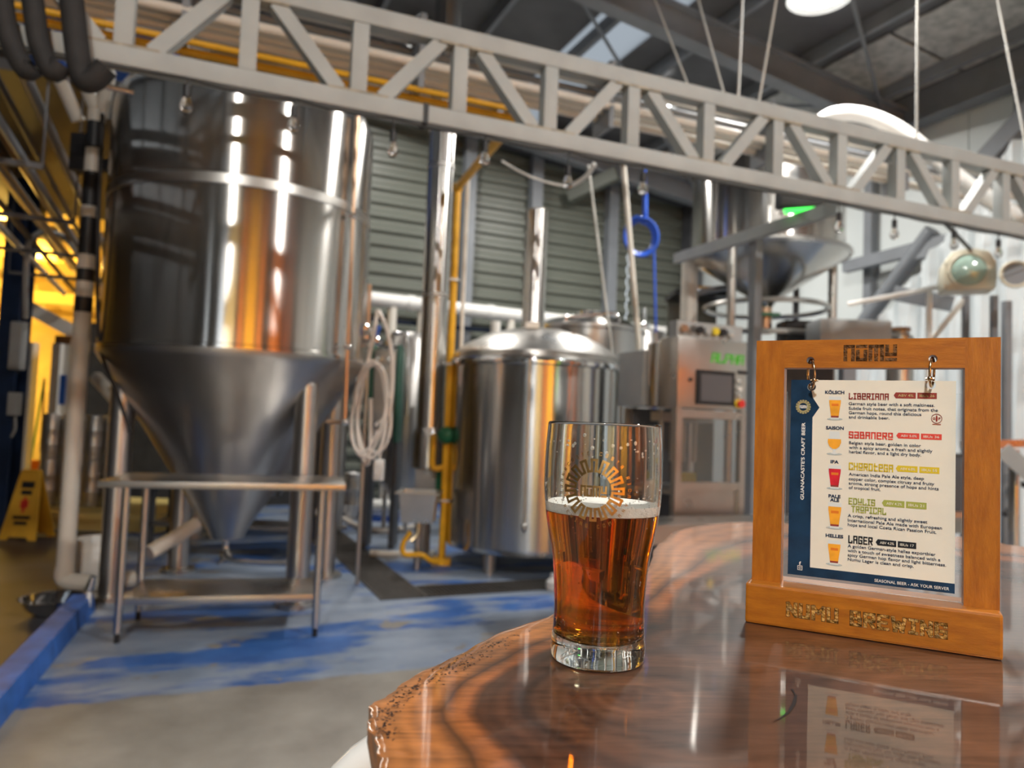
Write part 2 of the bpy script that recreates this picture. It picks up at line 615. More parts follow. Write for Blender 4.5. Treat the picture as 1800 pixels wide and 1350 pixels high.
    def torus(s, c, axis, R, r, n=32, m=10, a0=0, a1=tau):
        A = Vector(axis).normalized()
        X, Y = frame_of(A)
        c = Vector(c)
        full = abs(a1 - a0 - tau) < 1e-6
        pts = [c + X * (R * cos(a0 + (a1 - a0) * i / n)) + Y * (R * sin(a0 + (a1 - a0) * i / n)) for i in range(n if full else n + 1)]
        return s.tube(pts, r, m, closed=full)


WM = {}


def build(name, b, material, parent=None, smooth=True, label=None, cat=None, group=None, kind=None, bevel=0.0, fix=True, base=None):
    """b in world coordinates -> one mesh object; a top-level thing gets its origin at its base"""
    me = bpy.data.meshes.new(name)
    if parent is not None:
        inv = WM[parent.name].inverted()
        own = WM[parent.name]
    else:
        if base is None:
            xs = [v.x for v in b.v]
            ys = [v.y for v in b.v]
            zs = [v.z for v in b.v]
            base = Vector(((min(xs) + max(xs)) / 2, (min(ys) + max(ys)) / 2, min(zs)))
            if kind == 'structure':
                base = Vector((0, 0, 0))
        own = Matrix.Translation(base)
        inv = own.inverted()
    me.from_pydata([inv @ v for v in b.v], [], b.f)
    if fix:
        bm = bmesh.new()
        bm.from_mesh(me)
        bmesh.ops.recalc_face_normals(bm, faces=bm.faces)
        if bevel:
            bmesh.ops.remove_doubles(bm, verts=bm.verts, dist=1e-6)
            bmesh.ops.bevel(bm, geom=[e for e in bm.edges if e.is_manifold and e.calc_face_angle(0) > 0.6], offset=bevel, segments=2, affect='EDGES', profile=0.6)
        bm.to_mesh(me)
        bm.free()
    o = bpy.data.objects.new(name, me)
    COL.objects.link(o)
    me.materials.append(MATS[material])
    if smooth:
        for p in me.polygons:
            p.use_smooth = True
        try:
            me.set_sharp_from_angle(angle=radians(38))
        except Exception:
            pass
    if parent is not None:
        o.parent = parent
    else:
        o.matrix_world = own
    WM[o.name] = own
    tag(o, label, cat, group, kind)
    return o


def tag(o, label=None, cat=None, group=None, kind=None):
    if label:
        o['label'] = label
    if cat:
        o['category'] = cat
    if group:
        o['group'] = group
    if kind:
        o['kind'] = kind
    return o


def thing(name, label, cat, base, group=None, kind=None):
    o = bpy.data.objects.new(name, None)
    o.empty_display_size = 0.1
    COL.objects.link(o)
    o.location = base
    WM[o.name] = Matrix.Translation(Vector(base))
    return tag(o, label, cat, group, kind)


def dup(root, newloc, label=None, rotz=0.0):
    r = root.copy()
    COL.objects.link(r)
    r.location = newloc
    if rotz:
        r.rotation_euler = (0, 0, rotz)
    if label:
        r['label'] = label
    for ch in list(root.children):
        c = ch.copy()
        COL.objects.link(c)
        c.parent = r
        for g in ch.children:
            d = g.copy()
            COL.objects.link(d)
            d.parent = c
    return r


def boolcut(o, cutters):
    for cb in cutters:
        me = bpy.data.meshes.new('cut')
        inv = WM[o.name].inverted()
        me.from_pydata([inv @ v for v in cb.v], [], cb.f)
        bm = bmesh.new()
        bm.from_mesh(me)
        bmesh.ops.recalc_face_normals(bm, faces=bm.faces)
        bm.to_mesh(me)
        bm.free()
        c = bpy.data.objects.new('cut', me)
        COL.objects.link(c)
        c.parent = o.parent
        if o.parent is None:
            c.matrix_world = WM[o.name]
        md = o.modifiers.new('b', 'BOOLEAN')
        md.operation = 'DIFFERENCE'
        md.object = c
        md.solver = 'EXACT'
        dg = bpy.context.evaluated_depsgraph_get()
        dg.update()
        nm = bpy.data.meshes.new_from_object(o.evaluated_get(dg))
        o.modifiers.clear()
        o.data = nm
        bpy.data.objects.remove(c)


def arc(p0, p1, sag, n=12):
    p0, p1 = Vector(p0), Vector(p1)
    return [p0.lerp(p1, i / n) - Z * (sag * 4 * (i / n) * (1 - i / n)) for i in range(n + 1)]


def smooth_path(pts, sub=6):
    pts = [Vector(p) for p in pts]
    out = []
    for i in range(len(pts) - 1):
        p0 = pts[max(i - 1, 0)]
        p1, p2 = pts[i], pts[i + 1]
        p3 = pts[min(i + 2, len(pts) - 1)]
        for k in range(sub):
            t = k / sub
            out.append(0.5 * ((2 * p1) + (p2 - p0) * t + (2 * p0 - 5 * p1 + 4 * p2 - p3) * t * t + (3 * p1 - p0 - 3 * p2 + p3) * t ** 3))
    out.append(pts[-1])
    return out


# ------------------------------------------------------------------ lettering
GL = {
    'A': [[(0, 0), (0, 4), (2, 4), (2, 0)], [(0, 2), (2, 2)]],
    'B': [[(0, 0), (0, 4), (1.7, 4), (1.7, 2), (2, 2), (2, 0), (0, 0)], [(0, 2), (2, 2)]],
    'C': [[(2, 3.2), (2, 4), (0, 4), (0, 0), (2, 0), (2, .8)]],
    'D': [[(0, 0), (0, 4), (1.5, 4), (2, 3.4), (2, .6), (1.5, 0), (0, 0)]],
    'E': [[(2, 4), (0, 4), (0, 0), (2, 0)], [(0, 2), (1.6, 2)]],
    'e': [[(0, 2), (2, 2), (2, 4), (0, 4), (0, 0), (2, 0)]],
    'G': [[(2, 3.3), (2, 4), (0, 4), (0, 0), (2, 0), (2, 1.8), (1.1, 1.8)]],
    'H': [[(0, 0), (0, 4)], [(2, 0), (2, 4)], [(0, 2), (2, 2)]],
    'I': [[(1, 0), (1, 4)], [(.3, 4), (1.7, 4)], [(.3, 0), (1.7, 0)]],
    'i': [[(0, 0), (0, 4)]],
    'L': [[(0, 4), (0, 0), (2, 0), (2, .9)]],
    'M': [[(0, 0), (0, 4), (1.3, 2.2), (2.6, 4), (2.6, 0)]],
    'm': [[(0, 0), (0, 4), (3, 4), (3, 0)], [(1.5, 4), (1.5, 0)]],
    'N': [[(0, 0), (0, 4), (2, 0), (2, 4)]],
    'n': [[(0, 0), (0, 4), (2, 4), (2, 0)]],
    'O': [[(0, 0), (0, 4), (2, 4), (2, 0), (0, 0)]],
    'o': [[(0, 1.5), (0, 4), (2, 4), (2, 1.5), (0, 1.5)], [(0, 0), (2, 0)]],
    'P': [[(0, 0), (0, 4), (2, 4), (2, 2), (0, 2)]],
    'R': [[(0, 0), (0, 4), (2, 4), (2, 2), (0, 2)], [(.9, 2), (2, 0)]],
    'S': [[(2, 3.4), (2, 4), (0, 4), (0, 2), (2, 2), (2, 0), (0, 0), (0, .6)]],
    'a': [[(0, 4), (2, 4), (2, 0), (0, 0), (0, 2), (2, 2)]],
    't': [[(.3, 4.3), (.3, 0), (2, 0)], [(0, 2.8), (1.8, 2.8)]],
    'T': [[(0, 4), (2, 4)], [(1, 4), (1, 0)]],
    'U': [[(0, 4), (0, 0), (2, 0), (2, 4)]],
    'u': [[(0, 4), (0, 1.5), (2, 1.5), (2, 4)], [(0, 0), (2, 0)]],
    'v': [[(0, 4), (2, 4)], [(0, 2.5), (0, 0), (2, 0), (2, 2.5)]],
    'W': [[(0, 4), (.6, 0), (1.4, 2.6), (2.2, 0), (2.8, 4)]],
    'Y': [[(0, 4), (0, 2), (2, 2), (2, 4)], [(1, 2), (1, 0)]],
    ' ': [],
}


def stroke_text(txt, thick, gap=0.0):
    """quads in 2D (units: letter grid, cap height 4); returns list of quads and the width"""
    quads = []
    x = 0.0
    for ch in txt:
        g = GL[ch]
        wd = max([p[0] for l in g for p in l], default=1.2)
        mn = min([p[0] for l in g for p in l], default=0)
        for l in g:
            for (a, b_) in zip(l, l[1:]):
                a, b_ = Vector((a[0] - mn + x, a[1])), Vector((b_[0] - mn + x, b_[1]))
                d = (b_ - a)
                if d.length < 1e-6:
                    continue
                d.normalize()
                n = Vector((-d.y, d.x)) * thick / 2
                a2, b2 = a - d * thick / 2, b_ + d * thick / 2
                quads.append([a2 - n, b2 - n, b2 + n, a2 + n])
        x += wd - mn + thick + gap
    return quads, x - thick - gap


def put_strokes(b, quads, o, xd, yd, n, h):
    """place 2D quads as thin raised pieces"""
    for q in quads:
        b.prism([o + xd * p.x + yd * p.y for p in q], n * h)
    return b


def font_text(body, bold=0.0):
    c = bpy.data.curves.new('t', 'FONT')
    c.body = body
    c.resolution_u = 3
    c.offset = bold
    o = bpy.data.objects.new('t', c)
    me = bpy.data.meshes.new_from_object(o)
    vs = [v.co.copy() for v in me.vertices]
    fs = [list(p.vertices) for p in me.polygons]
    bpy.data.objects.remove(o)
    bpy.data.curves.remove(c)
    bpy.data.meshes.remove(me)
    x0 = min(v.x for v in vs)
    x1 = max(v.x for v in vs)
    return vs, fs, x0, x1


def put_font(b, body, o, xd, yd, width, cap, bold=0.0):
    vs, fs, x0, x1 = font_text(body, bold)
    sx = width / (x1 - x0)
    sy = cap / 0.73
    k = len(b.v)
    for v in vs:
        b.v.append(o + xd * ((v.x - x0) * sx) + yd * (v.y * sy))
    for f in fs:
        b.f.append([k + i for i in f])
    return b


# ------------------------------------------------------------------ the building
VB = 10.6      # back wall
UR = 8.2       # right wall
VF = -7.0      # front wall (behind the camera)
UL = -9.0      # left wall


def roof_z(u):
    return 5.45 + 0.12 * (UR - u) if u > -1 else 5.45 + 0.12 * (UR + 1) - 0.12 * (-1 - u)


build('floor', B().mm((UL, VF - 0.5, -0.2), (UR + 0.2, 18, 0)), 'floor', kind='structure', smooth=False)

# roof: sheets between purlins, with a translucent strip
RV0, RV1 = VF - 0.5, 18
sky_u = [(4.1, 4.8), (-3.6, -2.8)]
b = B()
cuts = sorted([UR + .2, UL, -1.0] + [x for p in sky_u for x in p])
roof = None
for (a, c) in zip(cuts, cuts[1:]):
    s_ = any(abs(a - p[0]) < 1e-6 for p in sky_u)
    bb = B().prism([(a, RV0, roof_z(a)), (c, RV0, roof_z(c)), (c, RV0, roof_z(c) + .05), (a, RV0, roof_z(a) + .05)], (0, RV1 - RV0, 0))
    if s_:
        continue
    b.v, b.f, k = b.v + bb.v, b.f + [[i + len(b.v) - 0 for i in f] for f in bb.f], 0
roof = build('ceiling', b, 'roof_sheet', kind='structure', smooth=False)
for (a, c) in sky_u:
    bb = B().prism([(a, RV0, roof_z(a)), (c, RV0, roof_z(c)), (c, RV0, roof_z(c) + .01), (a, RV0, roof_z(a) + .01)], (0, RV1 - RV0, 0))
    build('skylight_sheet', bb, 'skylight', roof, smooth=False)
for u in [7.6, 6.4, 5.2, 4.2, 3.1, 1.9, 0.7, -0.5, -1.7, -2.7, -4.0, -5.4]:
    build('purlin', B().bar((u, RV0, roof_z(u) - .09), (u, RV1, roof_z(u) - .09), .06, .16), 'grey_beam', roof, smooth=False)
for v in [-5.5, -1.0, 3.4, 6.3, 9.9]:
    for (a, c) in ((UR, -1), (-1, UL)):
        bb = B().bar((a, v, roof_z(a) - .36), (c, v, roof_z(c) - .36), .03, .34)
        for dz in (-.52, -.20):
            bb.bar((a, v, roof_z(a) + dz), (c, v, roof_z(c) + dz), .18, .03)
        build('rafter', bb, 'grey_beam', roof, smooth=False)
for (a, c) in (((7.6, 3.4), (3.1, 6.3)), ((3.1, 3.4), (7.6, 6.3)), ((7.6, 6.3), (3.1, 9.9)), ((3.1, 6.3), (7.6, 9.9)), ((3.1, 6.3), (-.5, 9.9)), ((-.5, 6.3), (3.1, 9.9))):
    build('brace_rod', B().tube([(a[0], a[1], roof_z(a[0]) - .25), (c[0], c[1], roof_z(c[0]) - .25)], .022, 8), 'grey_beam', roof)
# silver insulation strip along the right eave
for k in range(10):
    v0 = -2 + k * 1.25
    build('insulation_panel', B().prism([(6.75, v0, roof_z(6.75) - .035), (7.9, v0, roof_z(7.9) - .035), (7.9, v0 + 1.2, roof_z(7.9) - .035), (6.75, v0 + 1.2, roof_z(6.75) - .035)], (0, 0, .02)), 'insulation', roof, smooth=False)

# back wall of corrugated sheets, framed by columns
pitch = 0.205
zs = []
zz = 0.0
while zz < 6.7:
    zs += [(zz, 0), (zz + .055, 0.0), (zz + .085, -.045), (zz + .15, -.045), (zz + .185, 0)]
    zz += pitch
u_left = on_plane(560, 500, Vector((0, VB, 0)), Vector((0, 1, 0))).x
wall = None
seams = [u_left, u_left + 1.7, u_left + 3.4, u_left + 5.1, u_left + 6.8, UR]
seams = [s_ for s_ in seams if s_ < UR - .3] + [UR]
for (a, c) in zip(seams, seams[1:]):
    bb = B()
    for (z0, o) in zs:
        bb.v += [Vector((a + .004, VB + o, z0)), Vector((c - .004, VB + o, z0))]
    for i in range(len(zs) - 1):
        bb.f.append([2 * i, 2 * i + 1, 2 * i + 3, 2 * i + 2])
    if wall is None:
        wall = build('wall_back', bb, 'clad', kind='structure', smooth=False, fix=False)
    else:
        build('cladding_sheet', bb, 'clad', wall, smooth=False, fix=False)
for i, px in enumerate([820, 938, 1073]):
    p = on_plane(px, 420, Vector((0, VB - .12, 0)), Vector((0, 1, 0)))
    build('column', B().mm((p.x - .09, VB - .22, 0), (p.x + .09, VB - .04, 6.0)), 'grey_beam', wall, smooth=False)
build('corner_column', B().mm((UR - .35, VB - .3, 0), (UR - .1, VB - .05, 5.3)), 'dark_beam', wall, smooth=False)
build('gable_beam', B().bar((UR, VB - .12, roof_z(UR) - .25), (0, VB - .12, roof_z(0) - .25), .16, .22), 'dark_beam', wall, smooth=False)

# right wall of flat white panels with grey steelwork
rw = build('wall_right', B().mm((UR, VF, 0), (UR + .12, VB, 5.6)), 'white_panel', kind='structure', smooth=False)
for k in range(14):
    v0 = -6.9 + k * 1.25
    build('panel', B().mm((UR - .012, v0, 0.0), (UR, v0 + 1.235, 5.3)), 'white_panel', rw, smooth=False)
ev = B().bar((UR - .2, VF, 5.3), (UR - .2, VB, 5.3), .03, .42)
ev.bar((UR - .2, VF, 5.08), (UR - .2, VB, 5.08), .24, .035)
ev.bar((UR - .2, VF, 5.5), (UR - .2, VB, 5.5), .24, .035)
build('eave_beam', ev, 'grey_beam', rw, smooth=False)
for px in (1523, 1790):
    p = on_plane(px, 450, Vector((UR - .15, 0, 0)), Vector((1, 0, 0)))
    build('wall_post', B().mm((UR - .14, p.y - .06, 0), (UR - .02, p.y + .06, 5.2)), 'grey_beam', rw, smooth=False)
P = lambda x, y: on_plane(x, y, Vector((UR - .3, 0, 0)), Vector((1, 0, 0)))
build('girt', B().bar(P(1485, 470), P(1700, 415), .10, .15), 'grey_beam', rw, smooth=False)
build('diagonal_brace', B().tube([P(1500, 592), P(1640, 405)], .10, 14), 'grey_beam', rw)
build('knee_brace', B().bar(P(1700, 320), P(1860, 150), .2, .2), 'grey_beam', rw, smooth=False)
build('girt', B().bar(P(1610, 445), P(1860, 385), .12, .18), 'grey_beam', rw, smooth=False)

for (v0, m) in ((-6.8, 'brick_orange'), (-5.4, 'brick_orange'), (-4.0, 'dark_wall')):  # unseen panels added for orange streaks in the tank
    build('added_streak_panel', B().mm((UR - .06, v0, 0), (UR - .02, v0 + 1.36, 3.2)), m, rw, smooth=False)
build('window_opening_frame', B().mm((UR - .07, -1.9, .9), (UR - .015, -1.8, 3.4)).mm((UR - .07, -.5, .9), (UR - .015, -.4, 3.4)), 'grey_beam', rw, smooth=False)
# left and front walls (the front one is the open side of the tap room behind the photographer)
build('wall_left', B().mm((UL - .1, VF, 0), (UL, 18, 5.4)), 'dark_wall', kind='structure', smooth=False)
fr = build('wall_front', B().mm((UL, VF - .12, 4.2), (UR, VF, 6.6)), 'dark_wall', kind='structure', smooth=False)
# front wall bays, colours and gaps made up for the tank's reflections: (u0, u1, material or None for an opening)
bays = [(-9, -6.9, 'dark_wall'), (-6.9, -6.5, None), (-6.5, -4.3, 'dark_wall'), (-4.3, -3.2, None), (-3.2, -1.3, 'cream_wall'), (-1.3, -.7, 'dark_wall'), (-.7, .1, 'brick_orange'),
        (.1, .5, 'dark_wall'), (.5, 2.2, 'ochre'), (2.2, 2.7, 'dark_wall'), (2.7, 3.6, 'brick_orange'), (3.6, 4.9, 'dark_wall'), (4.9, 7.9, 'brick_orange'), (7.9, 8.2, 'dark_wall')]
for (a, c, m) in bays:
    if m:
        build('wall_bay', B().mm((a, VF - .12, 0), (c, VF, 4.2)), m, fr, smooth=False)
    else:
        build('sill_panel', B().mm((a, VF - .12, 0), (c, VF, .6)), 'dark_wall', fr, smooth=False)

# yellow back room seen past the tank on the left
ua = on_plane(142, 700, Vector((0, VB, 0)), Vector((0, 1, 0))).x
build('wall_fascia', B().mm((UL, VB, 3.66), (u_left, VB + .1, 5.6)), 'dark_wall', kind='structure', smooth=False)
build('wall_inner', B().mm((ua, VB, 0), (u_left, VB + .1, 2.3)), 'dark_wall', kind='structure', smooth=False)
yw = build('wall_annex', B().mm((UL, 15.2, 0), (u_left, 15.3, 4.6)), 'yellow_wall', kind='structure', smooth=False)
build('wall_partition', B().mm((u_left - .05, VB, 0), (u_left + .05, 15.3, 6.0)), 'yellow_wall', kind='structure', smooth=False)
bb = B()
zz = 0
an = [(UL + i * .2, .05 * (i % 2)) for i in range(int((u_left - UL) / .2) + 1)]
for (u, o) in an:
    bb.v += [Vector((u, VB + .12, 3.85 + o)), Vector((u, 15.3, 2.75 + o))]
for i in range(len(an) - 1):
    bb.f.append([2 * i, 2 * i + 1, 2 * i + 3, 2 * i + 2])
build('ceiling_annex', bb, 'yellow_wall', kind='structure', smooth=False, fix=False)
for k, v in enumerate([11.2, 12.4, 13.6, 14.7]):
    build('ceiling_joist', B().bar((UL, v, 3.58 - .23 * (v - 10.8)), (u_left, v, 3.58 - .23 * (v - 10.8)), .09, .18), 'yellow_wall', bpy.data.objects['ceiling_annex'], smooth=False)

# ------------------------------------------------------------------ lamps of the hall, and added ones
def area_light(name, p, size, power, col=(1, 1, 1), rot=(0, 0, 0), parent=None):
    l = bpy.data.lights.new(name, 'AREA')
    l.shape = 'DISK'
    l.size = size
    l.energy = power
    l.color = col
    o = bpy.data.objects.new(name, l)
    COL.objects.link(o)
    if parent:
        o.parent = parent
        o.location = WM[parent.name].inverted() @ Vector(p)
    else:
        o.location = p
    o.rotation_euler = rot
    return o


def high_bay(p, label, power):
    p = Vector(p)
    t = thing('high_bay_lamp', label, 'lamp', p, 'high bay lamps under the roof')
    build('reflector', B().lathe(p, [(.07, .26), (.12, .24), (.20, .10), (.25, 0), (.245, -.005), (.19, .10), (.11, .23)], 24), 'grey_box', t)
    build('lamp_disc', B().lathe(p, [(.001, .015), (.14, .012), (.21, .03)], 24), 'lamp_white', t)
    build('hanger', B().cyl(p + Z * .26, Vector((p.x, p.y, roof_z(p.x))), .012, 8), 'wire', t)
    area_light('high_bay_light', p - Z * .03, .45, power, (1, .97, .92), parent=t)
    return t


high_bay(at(1441, -4, 5.6), 'bright high bay lamp at the very top right of the picture', 130)
high_bay(at(1160, 182, 9.2), 'bright high bay lamp seen through the truss near the middle', 130)
high_bay(at(742, 70, 8.8), 'small bright high bay lamp seen through the truss above the flue', 90)
high_bay((-1.6, -2.2, 5.4), 'added high bay lamp over the unseen tap room floor', 260)  # out of view, added as fill for surfaces facing the camera
high_bay((3.6, -1.2, 5.2), 'added high bay lamp over the unseen tap room near the right wall', 260)  # second unseen fill lamp, added for the same surfaces


def annex_lamp(p, r, label, power):
    p = Vector(p)
    t = thing('bulkhead_lamp', label, 'lamp', p, 'amber lamps in the back room')
    build('globe', B().ball(p, r, (1.6, .6, .7)), 'lamp_amber', t)
    build('bracket', B().cyl(p + Z * r * .6, p + Z * (r * .6 + .1), .02, 8), 'yellow_gas', t)
    l = bpy.data.lights.new('annex_light', 'POINT')
    l.energy = power
    l.color = (1, .62, .13)
    l.shadow_soft_size = .2
    o = bpy.data.objects.new('annex_light', l)
    COL.objects.link(o)
    o.parent = t
    o.location = (0, 0, -r * 1.3)


annex_lamp(at(8, 389, 9.55), .13, 'glowing rectangular lamp at the left edge of the picture', 45)
annex_lamp(at(63, 446, 10.6), .08, 'small round glowing lamp beside the conduit in the back room', 95)

annex_lamp((-3.4, 14.0, 2.3), .1, 'added amber lamp out of view in the back room', 130)  # added out of frame to brighten the yellow back wall
# added pendant lamps (behind the photographer), washing the front wall for warm tank reflections
for (u, v) in ((-2.3, -6.1), (-.2, -6.1), (1.4, -6.1), (3.1, -6.1), (6.2, -6.0)):
    p = Vector((u, v, 2.6))
    t = thing('added_wash_lamp', 'added amber pendant lamp washing the unseen tap room wall', 'lamp', p, 'added tap room wall washers')
    build('shade', B().lathe(p, [(.03, .22), (.06, .2), (.16, .02), (.17, 0)], 20), 'black', t)
    build('globe', B().ball(p + Z * .04, .06), 'lamp_amber', t)
    build('cord', B().cyl(p + Z * .22, Vector((u, v, roof_z(u))), .006, 6), 'wire', t)
    l = bpy.data.lights.new('added_wash_light', 'SPOT')
    l.energy = 230
    l.color = (1, .76, .40)
    l.shadow_soft_size = .06
    l.spot_size = radians(150)
    l.spot_blend = .4
    o = bpy.data.objects.new('added_wash_light', l)
    COL.objects.link(o)
    o.parent = t
    o.location = (0, 0, -.05)
    o.rotation_euler = (radians(-62), 0, 0)

# ------------------------------------------------------------------ floor details
VDIR = Vector((0, 1, 0))
UDIR = Vector((1, 0, 0))
a = gp(-40, 1330)
k0 = gp(168, 1072)
kb = B()
d = (k0 - a).normalized()
n = d.cross(Z).normalized()
kb.prism([a, a + n * -.16, a + n * -.13 + Z * .10, a + n * -.02 + Z * .10], k0 - a)
build('kerb', kb, 'blue_paint', label='low blue painted concrete kerb along the left floor', cat='kerb', smooth=False)
kb = B()
p1 = gp(330, 1030)
kb.mm((min(k0.x, p1.x), k0.y - .0, 0), (max(k0.x, p1.x), k0.y + .14, .10))
fl_ = B().poly([a + Z * .002, k0 + Z * .002, k0 + (k0 - a).normalized() * 3.0 - RT * .4 + Z * .002, k0 + (k0 - a).normalized() * 3.0 - RT * 6 + Z * .002, a - RT * 5 + Z * .002])
build('floor_side', fl_, 'dark_floor', kind='structure', smooth=False)
# trench drain, two arms
q0, q1 = gp(585, 930), gp(668, 1052)
t = thing('trench_drain', 'dark grated trench drain turning a corner on the blue floor', 'drain', gp(680, 1040))
q = gp(700, 1043)
wd = .34


def grate(x0, y0, x1, y1, along_y, nm):
    bb = B()
    bb.mm((x0, y0, .001), (x0 + (.02 if along_y else (x1 - x0)), y1 if along_y else y0 + .02, .008))
    bb.mm((x1 - (.02 if along_y else (x1 - x0)), y0 if along_y else y1 - .02, .001), (x1, y1, .008))
    L = (y1 - y0) if along_y else (x1 - x0)
    kN = int(L / .035)
    for i in range(kN):
        s0 = i * L / kN
        if along_y:
            bb.mm((x0, y0 + s0, .001), (x1, y0 + s0 + .02, .007))
        else:
            bb.mm((x0 + s0, y0, .001), (x0 + s0 + .02, y1, .007))
    return build(nm, bb, 'grate', t, smooth=False)


build('channel_bed', B().mm((q.x - wd / 2, q.y - wd / 2, .0006), (q.x + wd / 2, q.y + 3.6, .001)).mm((q.x - wd / 2, q.y - wd / 2, .0006), (q.x + 4.0, q.y + wd / 2, .001)), 'black', t, smooth=False)
grate(q.x - wd / 2, q.y - wd / 2, q.x + wd / 2, q.y + 3.6, True, 'grating')
grate(q.x + wd / 2, q.y - wd / 2, q.x + 4.0, q.y + wd / 2, False, 'grating')

# ------------------------------------------------------------------ the fermenter in front
def fermenter(cf, cr_, R, z_cyl, z_top, z_tip, label, group, full=True, zband=2.67):
    c = loc(cf, cr_)
    t = thing('fermenter_tank', label, 'tank', c, group)
    build('shell', B().lathe(c, [(R, z_cyl), (R, z_cyl + .01), (R, z_cyl + .6), (R, z_top - .6), (R, z_top - .16), (R, z_top - .14), (R - .012, z_top - .07), (R - .05, z_top), (R - .14, z_top + .05)], 96), 'steel', t)
    build('dome', B().lathe(c, [(R - .14, z_top + .05), (R * .7, z_top + .16), (R * .4, z_top + .24), (.22, z_top + .26), (.22, z_top + .36), (.001, z_top + .37)], 64), 'steel_soft', t)
    build('cone', B().lathe(c, [(R + .012, z_cyl + .02), (R + .015, z_cyl - .01), (R - .01, z_cyl - .05), (R - .03, z_cyl - .075), (.60, z_cyl - .075 - (R - .63) * 1.56), (.145, z_tip + .07), (.14, z_tip + .06), (.11, z_tip), (.07, z_tip - .01)], 96), 'steel_soft', t)
    build('seam_band', B().lathe(c, [(R + .001, zband - .035), (R + .006, zband - .03), (R + .006, zband + .03), (R + .001, zband + .035)], 96), 'steel_dull', t)
    build('bottom_ring', B().lathe(c, [(R + .003, z_cyl + .0), (R + .014, z_cyl + .005), (R + .014, z_cyl + .03), (R + .003, z_cyl + .035)], 96), 'steel', t)
    for i, (df, dr) in enumerate(((-.38, -.60), (-.38, .62), (.52, -.56), (.52, .58))):
        p = c + FH * df + RT * dr
        lg = build('leg', B().cyl(p, p + Z * (z_cyl - .18), .075, 24), 'steel_soft', t)
        build('foot_plate', B().lathe(p, [(.001, .03), (.13, .03), (.13, 0)], 20), 'steel_dull', lg)
    return t, c


TF, TR = 5.30, -1.98
tank, tc_ = fermenter(TF, TR, .885, 1.63, 3.42, .36, 'large stainless conical fermenter standing behind the steel bench', 'fermenters')
# sight tube on the right side, in front of the shell
pt = at(628, 205, 4.95)
pb = at(606, 742, 4.95)
st = build('sight_tube', B().tube([pt, pb], .014, 10), 'copper', tank)
build('tube_arm', B().tube([pb, at(575, 742, 4.98)], .014, 10), 'copper', st)
for y in (610, 742, 380):
    q = at(628 - (y - 205) * .041, y, 4.95)
    build('clamp', B().ball(q, .03, (1, 1, .8)), 'chrome', st)
# bottom outlet pipe
tip = tc_ + Z * .33
o0 = build('outlet', B().tube(smooth_path([tip + Z * .05, tip - Z * .06, tip - Z * .12 + RT * .06 - FH * .05, tip - Z * .13 + RT * .45 - FH * .05], 5), .022, 10), 'chrome', tank)
build('valve', B().ball(tip - Z * .1, .045).cyl(tip - Z * .12 - FH * .02, tip - Z * .12 - FH * .14, .012, 8), 'steel_dull', o0)
fermenter(7.75, -1.98 * 7.75 / 5.3 + .42, .90, 1.63, 3.35, .40, 'second stainless conical fermenter half hidden behind the first', 'fermenters')

# pipe lying under the tank, grey-white
build('drain_pipe', B().tube([at(262, 972, 4.6), at(345, 922, 4.9)], .045, 14), 'white_pvc', label='short white drain pipe slanting up to the tank cone', cat='pipe')

# ------------------------------------------------------------------ stainless work bench
zt = .865
lgpx = [gp(205, 1130), gp(553, 1119)]
bx = (lgpx[1] - lgpx[0])
xd = bx.normalized()
yd = Z.cross(xd).normalized()
if yd.dot(FH) < 0:
    yd = -yd
t = thing('work_bench', 'narrow stainless work bench with lower shelf in front of the tank', 'bench', (lgpx[0] + lgpx[1]) / 2)
dep = .46
c = (lgpx[0] + lgpx[1]) / 2 + yd * dep / 2
wid = bx.length
bb = B()
bb.box(c + Z * (zt - .02), (wid + .26, dep + .14, .036), (xd, yd, Z))
build('bench_top', bb, 'steel_dull', t, bevel=.006)
build('lower_shelf', B().box(c + Z * .215, (wid - .02, dep, .04), (xd, yd, Z)), 'steel_dull', t, bevel=.005)
for i in (0, 1):
    for j in (0, 1):
        p = lgpx[0] + xd * (wid * i) + yd * (dep * j)
        l_ = build('leg', B().cyl(p + Z * .05, p + Z * (zt - .03), .021, 14), 'steel', t)
        build('foot', B().cyl(p, p + Z * .055, .015, 12), 'black', l_)

# ------------------------------------------------------------------ drain pipe, bucket, bowl, sign, kegs on the left
pb = gp(112, 1040)
bd = pb.dot(FH)
ptop = at(177, 195, bd)
ptop = Vector((pb.x, pb.y, ptop.z))
t = thing('drain_pipe', 'tall cream PVC drain pipe with black bands left of the tank', 'pipe', pb)
build('pipe', B().cyl(pb + Z * .12, ptop, .056, 20), 'white_pvc', t)
build('elbow', B().tube(smooth_path([pb + Z * .16, pb + Z * .09, pb + Z * .065 + RT * .06, pb + Z * .065 + RT * .16], 5), .06, 16), 'white_pvc', t)
build('floor_run', B().tube(smooth_path([pb + Z * .065 + RT * .14, pb + Z * .065 + RT * .30, pb + Z * .08 + RT * .42 + FH * .1], 4), .056, 16), 'white_pvc', t)
build('coupling', B().cyl(pb + Z * 1.62, pb + Z * 1.70, .061, 20), 'white_pvc', t)


def zat(y):
    return at(140, y, bd).z


